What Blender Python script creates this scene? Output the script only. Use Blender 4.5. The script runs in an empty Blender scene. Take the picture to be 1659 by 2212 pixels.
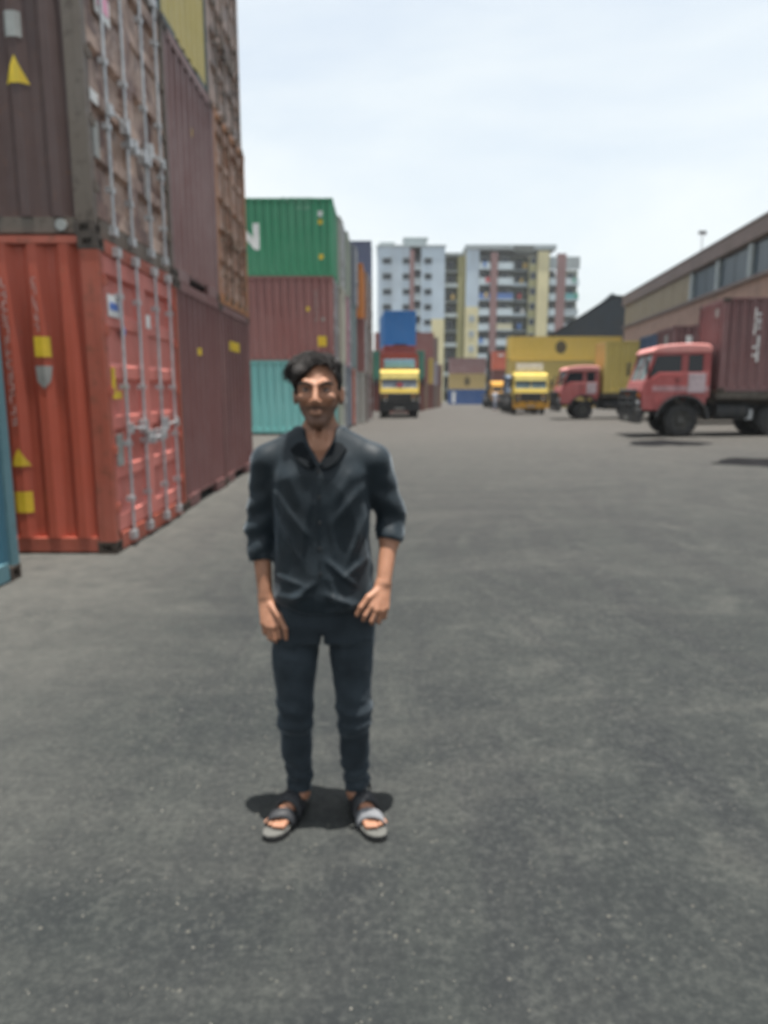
import bpy, bmesh, math, random
import numpy as np
from mathutils import Vector, Matrix
R = math.radians
SC = bpy.context.scene
COL = SC.collection

# ------------------------------------------------------------------ camera, sky, sun, exposure
CAM_H = 1.545
cam_d = bpy.data.cameras.new('camera'); cam = bpy.data.objects.new('camera', cam_d); COL.objects.link(cam)
cam.location = (0, 0, CAM_H); cam.rotation_euler = (R(90 - 9.73), 0, 0)
cam_d.sensor_fit = 'VERTICAL'; cam_d.sensor_height = 36; cam_d.sensor_width = 27
cam_d.lens = 36 * 1540 / 2212
cam_d.clip_start = 0.05; cam_d.clip_end = 5000
cam_d.dof.use_dof = True; cam_d.dof.focus_distance = 0.42; cam_d.dof.aperture_fstop = 8.0
SC.camera = cam
SUN_EL, SUN_AZ = 86.6, 142.0            # azimuth: degrees from +Y (away from camera) towards +X (right)
w = bpy.data.worlds.new('World'); SC.world = w; w.use_nodes = True
nt = w.node_tree; bg = nt.nodes['Background']; bg.inputs[1].default_value = 0.1
sky = nt.nodes.new('ShaderNodeTexSky'); sky.sky_type = 'NISHITA'; sky.sun_disc = False
sky.sun_elevation = R(SUN_EL); sky.sun_rotation = R(SUN_AZ); sky.dust_density = 3.0; sky.air_density = 1.2; sky.ozone_density = 1.0
tc = nt.nodes.new('ShaderNodeTexCoord'); mp = nt.nodes.new('ShaderNodeMapping'); mp.inputs['Scale'].default_value = (1.0, 1.0, 3.2)
cn = nt.nodes.new('ShaderNodeTexNoise'); cn.inputs['Scale'].default_value = 1.7; cn.inputs['Detail'].default_value = 7; cn.inputs['Roughness'].default_value = 0.55; cn.inputs['Distortion'].default_value = 0.4
cr = nt.nodes.new('ShaderNodeMapRange'); cr.inputs[1].default_value = 0.3; cr.inputs[2].default_value = 0.68; cr.inputs[3].default_value = 0.55; cr.inputs[4].default_value = 0.97
mx = nt.nodes.new('ShaderNodeMix'); mx.data_type = 'RGBA'
mx.inputs['B'].default_value = (4.85, 5.18, 5.28, 1)
nt.links.new(tc.outputs['Generated'], mp.inputs[0]); nt.links.new(mp.outputs[0], cn.inputs['Vector'])
nt.links.new(cn.outputs[0], cr.inputs[0]); nt.links.new(cr.outputs[0], mx.inputs['Factor'])
nt.links.new(sky.outputs[0], mx.inputs['A']); nt.links.new(mx.outputs['Result'], bg.inputs[0])
sd = bpy.data.lights.new('sun', 'SUN'); sd.energy = 5.0; sd.angle = R(0.6); sd.color = (1.0, 0.96, 0.9)
sun = bpy.data.objects.new('sun', sd); COL.objects.link(sun)
_d = Vector((math.cos(R(SUN_EL)) * math.sin(R(SUN_AZ)), math.cos(R(SUN_EL)) * math.cos(R(SUN_AZ)), math.sin(R(SUN_EL))))
sun.rotation_euler = _d.to_track_quat('Z', 'Y').to_euler(); sun.location = (0, 0, 40)
SC.view_settings.view_transform = 'Standard'; SC.view_settings.look = 'None'; SC.view_settings.gamma = 1
SC.view_settings.exposure = 0.95; SC.view_settings.use_curve_mapping = False
SC.cycles.max_bounces = 6; SC.cycles.diffuse_bounces = 4; SC.cycles.use_denoising = True

rnd = random.Random(7)
# ------------------------------------------------------------------ materials
def nn(t, typ, **kw):
    n = t.nodes.new(typ)
    for k, v in kw.items():
        if k in n.inputs: n.inputs[k].default_value = v
        else: setattr(n, k, v)
    return n
def mixc(t, fac, a, b, blend='MIX'):
    m = t.nodes.new('ShaderNodeMix'); m.data_type = 'RGBA'; m.blend_type = blend
    for sock, val in (('Factor', fac), ('A', a), ('B', b)):
        if hasattr(val, 'default_value'): t.links.new(val, m.inputs[sock])
        else: m.inputs[sock].default_value = (tuple(val) + (1,))[:4] if not isinstance(val, (int, float)) else val
    return m.outputs['Result']
def rng(t, src, a, b, c, d):
    m = t.nodes.new('ShaderNodeMapRange'); t.links.new(src, m.inputs[0])
    for i, v in enumerate((a, b, c, d)): m.inputs[i + 1].default_value = v
    return m.outputs[0]
def noise(t, vec, scale, detail=4, rough=.55, dist=0):
    n = nn(t, 'ShaderNodeTexNoise', Scale=scale, Detail=detail, Roughness=rough, Distortion=dist); t.links.new(vec, n.inputs['Vector']); return n.outputs[0]
def newmat(name):
    m = bpy.data.materials.new(name); m.use_nodes = True
    return m, m.node_tree, m.node_tree.nodes['Principled BSDF']
def pos(t): return t.nodes.new('ShaderNodeNewGeometry').outputs['Position']
def scaled(t, vec, s):
    m = nn(t, 'ShaderNodeMapping'); m.inputs['Scale'].default_value = s; t.links.new(vec, m.inputs[0]); return m.outputs[0]
def bump(t, p, h, strength, dist=.01):
    b = nn(t, 'ShaderNodeBump', Strength=strength, Distance=dist); t.links.new(h, b.inputs['Height']); t.links.new(b.outputs[0], p.inputs['Normal'])
def M(name, col, rough=.6, metal=0, var=.18, scale=5, bmp=0, spec=.4, dirt=0):
    m, t, p = newmat(name); v = pos(t)
    n = noise(t, v, scale, 6)
    lo = [c * (1 - var) for c in col]; hi = [min(1, c * (1 + var)) for c in col]
    c = mixc(t, rng(t, n, .3, .7, 0, 1), lo, hi)
    if dirt:
        d = noise(t, scaled(t, v, (1, 1, .35)), scale * .7, 8, .65)
        c = mixc(t, rng(t, d, .52, .75, 0, dirt), c, (.13, .1, .075))
    t.links.new(c, p.inputs['Base Color'])
    t.links.new(rng(t, n, .2, .8, max(.02, rough - .12), min(1, rough + .12)), p.inputs['Roughness'])
    p.inputs['Metallic'].default_value = metal; p.inputs['Specular IOR Level'].default_value = spec
    if bmp: bump(t, p, noise(t, v, scale * 12, 4), bmp, .004)
    return m
def paint(name, col, rust=.25, fade=.25, rustcol=(.17, .075, .035), rough=.55, blotch=0):
    """weathered container paint: faded patches, run-down streaks, rust scabs"""
    m, t, p = newmat(name); v = pos(t)
    big = noise(t, v, .9, 5, .6); mid = noise(t, v, 5, 7, .65)
    st = noise(t, scaled(t, v, (9, 9, .55)), 1.6, 6, .6)
    pale = [min(1, c * .75 + .16) for c in col]; dark = [c * .62 for c in col]
    c = mixc(t, rng(t, big, .35, .75, 0, fade), col, pale)
    c = mixc(t, rng(t, st, .5, .78, 0, .55), c, dark)
    if blotch:
        b = noise(t, v, 2.3, 9, .7, .6); c = mixc(t, rng(t, b, .42, .55, 0, blotch), c, (.5, .36, .29))
    rs = noise(t, v, 7.5, 10, .72); c = mixc(t, rng(t, rs, .66 - .22 * rust, .74, 0, min(1, .35 + rust)), c, rustcol)
    r2 = noise(t, scaled(t, v, (14, 14, .8)), 1.2, 8, .7); c = mixc(t, rng(t, r2, .68 - .15 * rust, .82, 0, min(1, .3 + rust)), c, rustcol)
    t.links.new(c, p.inputs['Base Color'])
    t.links.new(rng(t, mid, .3, .7, rough - .1, rough + .2), p.inputs['Roughness']); p.inputs['Specular IOR Level'].default_value = .35
    bump(t, p, mid, .25, .01)
    return m
def glassmat(name, col=(.022, .026, .032), rough=.08, spec=.35):
    m, t, p = newmat(name); p.inputs['Base Color'].default_value = col + (1,); p.inputs['Roughness'].default_value = rough
    p.inputs['Specular IOR Level'].default_value = spec; p.inputs['Transmission Weight'].default_value = 0
    v = pos(t); bump(t, p, noise(t, v, 1.5, 2), .05, .02); return m

MT = {}
MT['steel'] = M('galvanised steel', (.46, .47, .48), .45, .5, .2, 20)
MT['black'] = M('black rubber and grime', (.018, .019, .02), .75, 0, .4, 8)
MT['tyre'] = M('dusty tyre rubber', (.03, .03, .03), .85, 0, .3, 10, .3)
MT['frame'] = M('dark chassis steel', (.028, .03, .032), .6, 0, .4, 5, 0, .4, .4)
MT['rim'] = M('grimy wheel steel', (.07, .07, .065), .6, .2, .3, 9, 0, .4, .5)
MT['castg'] = M('rusty casting steel', (.065, .05, .04), .7, .1, .4, 14)
MT['dark_under'] = M('dark timber underside', (.02, .018, .016), .9)
MT['white'] = M('white marking paint', (.74, .74, .72), .6, 0, .1, 8, 0, .4, .35)
MT['yellowmark'] = M('yellow sticker', (.66, .46, .03), .55, 0, .12, 8, 0, .4, .3)
MT['bluemark'] = M('blue print', (.08, .16, .45), .5)
MT['pinkmark'] = M('pink sticker', (.7, .3, .42), .5)
MT['greymark'] = M('grey plate', (.3, .3, .28), .5, .2)
MT['darkmark'] = M('dark print', (.05, .045, .03), .6)
MT['glass'] = glassmat('dark window glass')
MT['bglass'] = glassmat('building window glass', (.035, .045, .055), .12)

# ------------------------------------------------------------------ mesh helpers
class MB:
    def __init__(s): s.v = []; s.f = []
    def box(s, x0, x1, y0, y1, z0, z1):
        b = len(s.v)
        s.v += [(x0, y0, z0), (x1, y0, z0), (x1, y1, z0), (x0, y1, z0), (x0, y0, z1), (x1, y0, z1), (x1, y1, z1), (x0, y1, z1)]
        s.f += [tuple(b + i for i in q) for q in ((3, 2, 1, 0), (4, 5, 6, 7), (0, 1, 5, 4), (1, 2, 6, 5), (2, 3, 7, 6), (3, 0, 4, 7))]
        return s
    def prism(s, poly, a0, a1, axis='y'):
        """poly of 2-D points; axis y: (x,z), axis x: (y,z), axis z: (x,y)"""
        n = len(poly); b = len(s.v)
        mk = {'y': lambda p, a: (p[0], a, p[1]), 'x': lambda p, a: (a, p[0], p[1]), 'z': lambda p, a: (p[0], p[1], a)}[axis]
        s.v += [mk(p, a0) for p in poly] + [mk(p, a1) for p in poly]
        s.f += [tuple(b + i for i in range(n)), tuple(b + n + i for i in reversed(range(n)))]
        s.f += [(b + i, b + n + i, b + n + (i + 1) % n, b + (i + 1) % n) for i in range(n)]
        return s
    def cyl(s, p0, p1, r0, r1=None, n=10, caps=True):
        r1 = r0 if r1 is None else r1
        p0 = Vector(p0); p1 = Vector(p1); d = (p1 - p0).normalized()
        u = d.orthogonal().normalized(); w_ = d.cross(u); b = len(s.v)
        for p, r in ((p0, r0), (p1, r1)):
            for i in range(n):
                a = 2 * math.pi * i / n; s.v.append(tuple(p + u * (r * math.cos(a)) + w_ * (r * math.sin(a))))
        s.f += [(b + i, b + (i + 1) % n, b + n + (i + 1) % n, b + n + i) for i in range(n)]
        if caps: s.f += [tuple(b + i for i in reversed(range(n))), tuple(b + n + i for i in range(n))]
        return s
    def lathe(s, prof, n=24, c=(0, 0, 0), axis='y'):
        b = len(s.v); m = len(prof)
        for i in range(n):
            a = 2 * math.pi * i / n
            for (q, r) in prof:
                if axis == 'y': s.v.append((c[0] + r * math.cos(a), c[1] + q, c[2] + r * math.sin(a)))
                else: s.v.append((c[0] + r * math.cos(a), c[1] + r * math.sin(a), c[2] + q))
        for i in range(n):
            j = (i + 1) % n
            for k in range(m - 1): s.f.append((b + i * m + k, b + j * m + k, b + j * m + k + 1, b + i * m + k + 1))
        return s
    def quad(s, *p): b = len(s.v); s.v += [tuple(q) for q in p]; s.f.append(tuple(range(b, b + len(p)))); return s
    def grid(s, rows):
        b = len(s.v); n = len(rows[0])
        for r in rows: s.v += [tuple(p) for p in r]
        for i in range(len(rows) - 1):
            for j in range(n - 1): s.f.append((b + i * n + j, b + i * n + j + 1, b + (i + 1) * n + j + 1, b + (i + 1) * n + j))
        return s
    def mesh(s, name, smooth=False, fix=True):
        me = bpy.data.meshes.new(name); me.from_pydata(s.v, [], s.f)
        if fix:
            bm = bmesh.new(); bm.from_mesh(me); bmesh.ops.recalc_face_normals(bm, faces=bm.faces); bm.to_mesh(me); bm.free()
        me.materials.append(None)
        if smooth: me.shade_smooth()
        return me
    def build(s, name, mat, parent=None, smooth=False, bevel=0):
        o = inst(name, s.mesh(name, smooth), mat, parent)
        if bevel:
            b = o.modifiers.new('bevel', 'BEVEL'); b.width = bevel; b.segments = 2; b.limit_method = 'ANGLE'; b.angle_limit = R(35)
        return o
def inst(name, me, mat, parent=None, loc=None):
    o = bpy.data.objects.new(name, me); COL.objects.link(o)
    if mat is not None:
        o.material_slots[0].link = 'OBJECT'; o.material_slots[0].material = mat
    if parent: o.parent = parent
    if loc: o.location = loc
    return o
def tag(o, label=None, cat=None, group=None, kind=None):
    for k, v in (('label', label), ('category', cat), ('group', group), ('kind', kind)):
        if v: o[k] = v
    return o
def thing(name, label, cat, loc=(0, 0, 0), rotz=0, group=None):
    o = bpy.data.objects.new(name, None); COL.objects.link(o); o.empty_display_size = .3
    o.location = loc; o.rotation_euler = (0, 0, rotz); return tag(o, label, cat, group)
def sstep(a, b, x):
    t = min(1, max(0, (x - a) / (b - a))); return t * t * (3 - 2 * t)

# ------------------------------------------------------------------ ground
def gz(X, Y):
    z = -.006 * min(118, max(0, Y - 12)) - .004 * min(70, max(0, Y - 60))
    return z + .02 * min(24, max(0, X - 1)) * (1 - sstep(50, 90, Y))
def ground():
    xs = [-2500, -600, -150, -60] + [-40 + 2 * i for i in range(45)] + [60, 90, 150, 600, 2500]
    ys = [-1500, -300, -60, -20] + [-8 + 2 * i for i in range(75)] + [150, 170, 220, 400, 1200, 4000]
    b = MB(); b.grid([[(x, y, gz(x, y)) for x in xs] for y in ys])
    m, t, p = newmat('worn asphalt'); v = pos(t)
    big = noise(t, v, .35, 6, .6, .3); mid = noise(t, v, 1.7, 7, .68, .5); sm_ = noise(t, v, 9, 6, .7); fine = noise(t, v, 36, 6, .82)
    # tyre sweeps: stretched and bent noise
    wv = nn(t, 'ShaderNodeTexNoise', Scale=.12, Detail=2); t.links.new(v, wv.inputs['Vector'])
    va = nn(t, 'ShaderNodeVectorMath', operation='MULTIPLY_ADD'); t.links.new(wv.outputs['Color'], va.inputs[0]); va.inputs[1].default_value = (7, 7, 0); t.links.new(v, va.inputs[2])
    tr = noise(t, scaled(t, va.outputs[0], (1.5, .1, 1)), 1.3, 6, .65); tr2 = noise(t, scaled(t, va.outputs[0], (.16, 1.1, 1)), 1.1, 6, .65)
    c = mixc(t, rng(t, big, .3, .7, 0, 1), (0.0217, 0.0262, 0.0253), (0.0377, 0.0407, 0.0381))
    c = mixc(t, rng(t, mid, .42, .62, 0, .8), c, (0.0167, 0.0199, 0.0205)); c = mixc(t, rng(t, mid, .44, .3, 0, .8), c, (0.0546, 0.0562, 0.0514))
    c = mixc(t, rng(t, tr, .50, .60, 0, .7), c, (0.0161, 0.0185, 0.0201)); c = mixc(t, rng(t, tr2, .5, .66, 0, .6), c, (0.0504, 0.0517, 0.0477))
    c = mixc(t, rng(t, sm_, .45, .7, 0, .5), c, (0.0154, 0.0177, 0.0186)); c = mixc(t, rng(t, sm_, .45, .25, 0, .5), c, (0.0616, 0.0636, 0.0582))
    c = mixc(t, rng(t, fine, .5, .68, 0, .65), c, (0.0112, 0.0133, 0.0141)); c = mixc(t, rng(t, fine, .5, .33, 0, .5), c, (0.0595, 0.0620, 0.0582))
    # exposed aggregate: sparse pale chips of two sizes, patchy
    for sc, thr, colr, wgt in ((60, .24, (.13, .125, .105), .5), (30, .14, (.16, .15, .125), .5)):
        vo = nn(t, 'ShaderNodeTexVoronoi', Scale=sc, Randomness=1.0); t.links.new(v, vo.inputs['Vector'])
        sep = nn(t, 'ShaderNodeSeparateColor'); t.links.new(vo.outputs['Color'], sep.inputs[0])
        pick = rng(t, sep.outputs[0], .93, .955, 0, 1); near = rng(t, vo.outputs['Distance'], thr, thr + .1, 1, 0)
        mul = nn(t, 'ShaderNodeMath', operation='MULTIPLY'); t.links.new(pick, mul.inputs[0]); t.links.new(near, mul.inputs[1])
        mul2 = nn(t, 'ShaderNodeMath', operation='MULTIPLY'); t.links.new(mul.outputs[0], mul2.inputs[0]); t.links.new(rng(t, mid, .35, .65, .15, wgt), mul2.inputs[1])
        c = mixc(t, mul2.outputs[0], c, colr)
    # pale dust trodden into the strip along the stack on the left; far ground: dust plus grazing-view brightness painted in
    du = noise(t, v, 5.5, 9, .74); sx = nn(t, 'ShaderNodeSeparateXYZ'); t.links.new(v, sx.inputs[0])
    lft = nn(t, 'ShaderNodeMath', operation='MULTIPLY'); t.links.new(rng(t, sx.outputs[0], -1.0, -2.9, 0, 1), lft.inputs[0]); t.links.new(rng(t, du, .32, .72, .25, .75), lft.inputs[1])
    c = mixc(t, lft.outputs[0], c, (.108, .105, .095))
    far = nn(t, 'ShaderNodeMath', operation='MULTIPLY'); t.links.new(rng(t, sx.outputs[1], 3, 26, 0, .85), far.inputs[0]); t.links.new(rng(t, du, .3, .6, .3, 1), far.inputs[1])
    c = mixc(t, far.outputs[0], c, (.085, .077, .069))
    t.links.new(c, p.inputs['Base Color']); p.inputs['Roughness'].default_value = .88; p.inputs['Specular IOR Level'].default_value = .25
    bump(t, p, fine, .6, .006)
    return tag(b.build('ground', m), kind='structure')
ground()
# ------------------------------------------------------------------ shipping containers
CW = 2.438
PITCH = .278
def corr(x, depth=.058):
    x = x % PITCH
    if x < .072: return 0.
    if x < .140: return depth * (x - .072) / .068
    if x < .210: return depth
    return depth * (PITCH - x) / .068
def breaks(a, b):
    out = [a]; k = math.floor(a / PITCH) - 1
    while k * PITCH < b:
        for q in (0, .072, .140, .210):
            x = k * PITCH + q
            if a + 1e-4 < x < b - 1e-4: out.append(x)
        k += 1
    return sorted(out) + [b]
_mc = {}
def cached(key, fn):
    if key not in _mc: _mc[key] = fn()
    return _mc[key]
def side_mesh(L, H):                      # the wall facing -y; local x runs 0 .. -L
    def f():
        b = MB(); xs = breaks(.16, L - .16)
        b.grid([[(-x, .012 + corr(x), z) for x in xs] for z in (.155, H - .06)])
        return b.mesh('side_wall')
    return cached(('side', L, H), f)
def end_mesh(H):                          # closed end facing +x
    def f():
        b = MB(); ys = breaks(.11, CW - .11)
        b.grid([[(-.012 - corr(y), y, z) for y in ys] for z in (.16, H - .06)])
        return b.mesh('end_wall')
    return cached(('end', H), f)
def roof_mesh(L, H):
    def f():
        b = MB(); xs = breaks(.1, L - .1)
        b.grid([[(-x, y, H - .012 - corr(x, .02)) for x in xs] for y in (.06, CW - .06)])
        return b.mesh('roof')
    return cached(('roof', L, H), f)
def box_mesh(key, *boxes):
    def f():
        b = MB()
        for q in boxes: b.box(*q)
        return b.mesh(key[0])
    return cached(key, f)
def casting_mesh():
    def f():                              # block with a recessed slot in each outer face
        b = MB(); X, Y, Z = .178, .162, .118
        def holed(o, u, v_, nrm, su, sv):
            o, u, v_, nrm = map(Vector, (o, u, v_, nrm)); c = o + u * .5 + v_ * .5
            ou = [o, o + u, o + u + v_, o + v_]; iu = [c + u * (a * su) + v_ * (e * sv) for a, e in ((-.5, -.5), (.5, -.5), (.5, .5), (-.5, .5))]
            de = [q - nrm * .03 for q in iu]
            for i in range(4):
                j = (i + 1) % 4; b.quad(ou[i], ou[j], iu[j], iu[i]); b.quad(iu[i], iu[j], de[j], de[i])
            b.quad(*de)
        holed((-X, 0, 0), (X, 0, 0), (0, 0, Z), (0, -1, 0), .45, .5); holed((0, 0, 0), (0, Y, 0), (0, 0, Z), (1, 0, 0), .5, .55)
        b.quad((-X, 0, 0), (0, 0, 0), (0, Y, 0), (-X, Y, 0)); b.quad((-X, 0, Z), (0, 0, Z), (0, Y, Z), (-X, Y, Z))
        b.quad((-X, Y, 0), (0, Y, 0), (0, Y, Z), (-X, Y, Z)); b.quad((-X, 0, 0), (-X, Y, 0), (-X, Y, Z), (-X, 0, Z))
        return b.mesh('corner_casting')
    return cached('cast', f)
def door_mesh(H):                         # one leaf, hinged at y = .11, facing +x
    def f():
        b = MB(); z0, z1 = .19, H - .13; h = (z1 - z0)
        zs = [(z0, 0), (z0 + .1, 0)]
        n = 5; step = (h - .2) / n
        for i in range(n):
            a = z0 + .1 + i * step
            dep = .062 if i != 3 else .03
            zs += [(a + .05, 0), (a + .085, -dep), (a + step - .085, -dep), (a + step - .06, 0)]
        zs += [(z1 - .08, 0), (z1, 0)]
        ya, yb = .115, 1.213
        rows = []
        for z, d in zs: rows.append([(-.06, ya, z), (-.022, ya, z), (-.022, ya + .07, z), (-.022 + d, ya + .1, z), (-.022 + d, yb - .1, z), (-.022, yb - .07, z), (-.022, yb, z), (-.06, yb, z)])
        b.grid(rows); b.quad(*[rows[-1][i] for i in (0, 1, 6, 7)]); b.quad(*[rows[0][i] for i in (0, 1, 6, 7)])
        return b.mesh('door')
    return cached(('door', H), f)
def rod_mesh(H):
    def f():
        b = MB(); b.cyl((.028, 0, .09), (.028, 0, H - .05), .017, n=8)
        for z in (.07, H - .12): b.box(-.004, .052, -.05, .05, z, z + .085)
        for z in (.45, 1.0, 1.55, H - .5): b.box(-.02, .05, -.035, .035, z, z + .05)
        return b.mesh('lock_rod')
    return cached(('rod', H), f)
def handle_mesh():
    return cached('handle', lambda: MB().cyl((.055, 0, 1.18), (.06, .46, 1.15), .012, n=6).box(.03, .07, -.03, .05, 1.12, 1.22).box(.0, .075, .40, .48, 1.1, 1.24).mesh('handle'))
def hinge_mesh():
    return cached('hinge', lambda: MB().box(-.03, .004, .055, .19, 0, .06).cyl((.0, .112, -.02), (.0, .112, .08), .016, n=6).mesh('hinge'))
def bisect_conform(me, cuts, axis, dfun):
    bm = bmesh.new(); bm.from_mesh(me)
    for c in cuts:
        co = [0, 0, 0]; no = [0, 0, 0]; co[axis] = c; no[axis] = 1
        bmesh.ops.bisect_plane(bm, geom=bm.verts[:] + bm.edges[:] + bm.faces[:], plane_co=co, plane_no=no)
    for v in bm.verts: dfun(v)
    bm.to_mesh(me); bm.free(); return me
def decal_side(me, far=False, L=12.192):                # flat mesh in (x,z), laid onto the -y wall (or +y wall)
    xs = [v.co.x for v in me.vertices]; cuts = [-q for q in breaks(max(.01, -max(xs)), -min(xs) + .01)]
    def d(v):
        o = .012 + corr(-v.co.x) - .004; v.co.y = (CW - o) if far else o
    return bisect_conform(me, cuts, 0, d)
def decal_end(me):
    ys = [v.co.y for v in me.vertices]; cuts = breaks(min(ys) - .01, max(ys) + .01)
    def d(v): v.co.x = -.012 - corr(v.co.y) + .004
    return bisect_conform(me, cuts, 1, d)
def rects(rs, plane='xz'):
    b = MB()
    for a0, a1, c0, c1 in rs:
        if plane == 'xz': b.quad((a0, 0, c0), (a1, 0, c0), (a1, 0, c1), (a0, 0, c1))
        else: b.quad((0, a0, c0), (0, a1, c0), (0, a1, c1), (0, a0, c1))
    return b.mesh('marking', fix=False)
def polym(pts, plane='xz'):
    b = MB(); b.quad(*[((a, 0, c) if plane == 'xz' else (0, a, c)) for a, c in pts]); return b.mesh('marking', fix=False)
def glyphs(n, size, vertical, seed, x, z, gap=.25):
    """a line of worn stencilled characters too small to read: strokes only"""
    r = random.Random(seed); out = []
    for i in range(n):
        ax = x if vertical else x + i * size * .8; az = z - i * size * (1 + gap) if vertical else z
        w_, h = size * .55, size; s = size * .16
        opts = [(ax, ax + s, az, az + h), (ax + w_ - s, ax + w_, az, az + h), (ax, ax + w_, az + h - s, az + h), (ax, ax + w_, az, az + s), (ax, ax + w_, az + h * .45, az + h * .45 + s)]
        out.append(opts[r.choice((0, 1))]); out += r.sample(opts[2:], r.choice((1, 2)))
    return out
def textmesh(body, size, bold=.02):
    cu = bpy.data.curves.new('lettering', 'FONT'); cu.body = body; cu.size = size; cu.offset = bold * size; cu.resolution_u = 3
    o = bpy.data.objects.new('lettering', cu); COL.objects.link(o)
    me = bpy.data.meshes.new_from_object(o.evaluated_get(bpy.context.evaluated_depsgraph_get()))
    bpy.data.objects.remove(o); return me
def text_xz(body, size, x0, z0, bold=.02, xr=None, stretch=1.0):
    """lettering in the xz plane reading left to right for a viewer at -y; xr puts its right end there"""
    me = textmesh(body, size, bold); xs = [v.co.x for v in me.vertices]
    off = (xr - max(xs) * stretch) if xr is not None else x0
    for v in me.vertices: v.co = Vector((v.co.x * stretch + off, 0, v.co.y + z0))
    me.materials.clear(); me.materials.append(None); return me
def container(label, loc, mat, L=12.192, H=2.591, rotz=0, end='plain', detail=2, frame=None, group=None, endmat=None, doormat=None, steel=None):
    """local origin: bottom of the yard-end corner nearest the camera; the box runs to -x (length) and +y (width)"""
    t = thing('shipping_container', label, 'container', loc, rotz, group); fr = frame or mat
    mir = Matrix.Translation((0, CW, 0)) @ Matrix.Scale(-1, 4, (0, 1, 0)); back = Matrix.Translation((-L, 0, 0)) @ Matrix.Scale(-1, 4, (1, 0, 0))
    def put(name, me, m, mats=(Matrix(),)):
        for mm in mats:
            o = inst(name, me, m, t)
            if mm != Matrix(): o.matrix_local = mm
        return o
    I = Matrix(); four = (I, mir, back, back @ mir); two = (I, mir); ends = (I, back)
    put('side_wall', side_mesh(L, H), mat, two)
    put('roof', roof_mesh(L, H), mat)
    put('floor', box_mesh(('floor', L), (-L + .05, -.05, .05, CW - .05, .09, .15)), MT['dark_under'])
    if detail:
        put('corner_post', box_mesh(('corner_post', H), (-.158, -.002, .002, .108, .12, H - .12)), fr, four)
        put('corner_casting', casting_mesh(), MT['castg'] if detail > 1 else fr, [Matrix.Translation((.003, 0, z)) @ m if False else m @ Matrix.Translation((.003, -.003, z)) for m in four for z in (0, H - .118)])
        put('bottom_rail', box_mesh(('bottom_rail', L), (-L + .178, -.178, .03, .09, .02, .155)), fr, two)
        put('top_rail', box_mesh(('top_rail', L, H), (-L + .178, -.178, .004, .07, H - .07, H - .005)), fr, two)
        put('header', box_mesh(('header', H), (-.1, -.004, .165, CW - .165, H - .125, H - .005)), fr, ends if end == 'plain' else (I,))
        if end == 'plain':
            put('sill', box_mesh(('sill',), (-.1, -.004, .165, .70, .015, .16), (-.1, -.004, CW - .70, CW - .165, .015, .16), (-.1, -.03, .70, CW - .70, .125, .16)), fr)
        else:
            put('sill', box_mesh(('sill2',), (-.1, -.004, .165, CW - .165, .015, .17)), fr)
    else:
        put('frame', box_mesh(('frame', L, H), *[(-xa - .15 if xa == 0 else -L, -.0 if xa == 0 else -L + .15, ya, ya + .12, 0, H) for xa in (0, 1) for ya in (.003, CW - .123)],
            *[(-L + .15, -.15, ya, ya + .08, z, z + .12) for ya in (.003, CW - .083) for z in (.01, H - .13)],
            *[(xa, xa + .08, .125, CW - .125, z, z + .12) for xa in (-L + .003, -.083) for z in (.01, H - .13)]), fr)
    put('end_wall', end_mesh(H), endmat or mat, ends if end == 'plain' else (back,))
    if end == 'doors':
        for mm in two:
            d = put('door', door_mesh(H), doormat or endmat or mat, (mm,))
            if detail:
                for y in (.42, .92):
                    o = inst('lock_rod', rod_mesh(H), steel or MT['steel'], d); o.location = (0, y, 0)
                    o = inst('handle', handle_mesh(), steel or MT['steel'], d); o.location = (0, y - (.0 if y < .5 else .0), .0 if y < .5 else -.12)
                if detail > 1:
                    for z in (.4, .95, 1.5, 2.05, H - .4): inst('hinge', hinge_mesh(), fr, d, (0, 0, z))
    return t
def mark(t, name, me, m, label=None): return tag(inst(name, me, MT[m] if isinstance(m, str) else m, t), label, kind='stuff' if name == 'stencilled_text' else None)

C = {}
MT['worn'] = M('worn stencil paint', (.5, .36, .33), .7, 0, .35, 14, 0, .3, .5)
def P(key, col, **kw): C[key] = paint(key + ' container paint', col, **kw)
P('red', (.42, .082, .045), rust=.3, fade=.12); P('reddoor', (.6, .185, .15), rust=.25, fade=.35)
P('redpost', (.36, .085, .05), rust=.6, rustcol=(.12, .06, .035))
P('brown', (.085, .048, .042), rust=.35, fade=.15); P('browndoor', (.15, .08, .065), rust=.5, fade=.4, blotch=.9); P('brownpost', (.12, .092, .07), rust=.6, rustcol=(.05, .036, .026))
P('maroon', (.165, .07, .066), rust=.2, fade=.25); P('maroonB', (.155, .066, .062), rust=.22, fade=.2); P('maroonU', (.18, .098, .093), rust=.2, fade=.45)
P('mauve', (.225, .12, .115), rust=.1, fade=.45)
P('rusty', (.27, .135, .085), rust=.85, fade=.6, rustcol=(.34, .13, .045), blotch=.6); P('greydoor', (.2, .155, .14), rust=.35, fade=.6, blotch=.7)
P('rustpost', (.36, .15, .055), rust=.6); P('khaki', (.43, .36, .135), rust=.05, fade=.35); P('bluegreen', (.03, .12, .17), rust=.12, fade=.2); P('tealpost', (.10, .21, .24), rust=.25, fade=.3)
P('green', (.04, .23, .12), rust=.02, fade=.2); P('brick', (.25, .105, .095), rust=.06, fade=.25); P('teal', (.19, .47, .45), rust=.03, fade=.3)
P('cream', (.42, .41, .34), rust=.15); P('palegrey', (.36, .37, .34), rust=.12); P('greygreen', (.26, .3, .25), rust=.12); P('slate', (.17, .19, .23), rust=.12)
P('pink', (.45, .18, .25), rust=.06); P('salmon', (.5, .17, .11), rust=.08); P('greyteal', (.2, .27, .27), rust=.12); P('orange', (.56, .2, .045), rust=.1)
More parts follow.
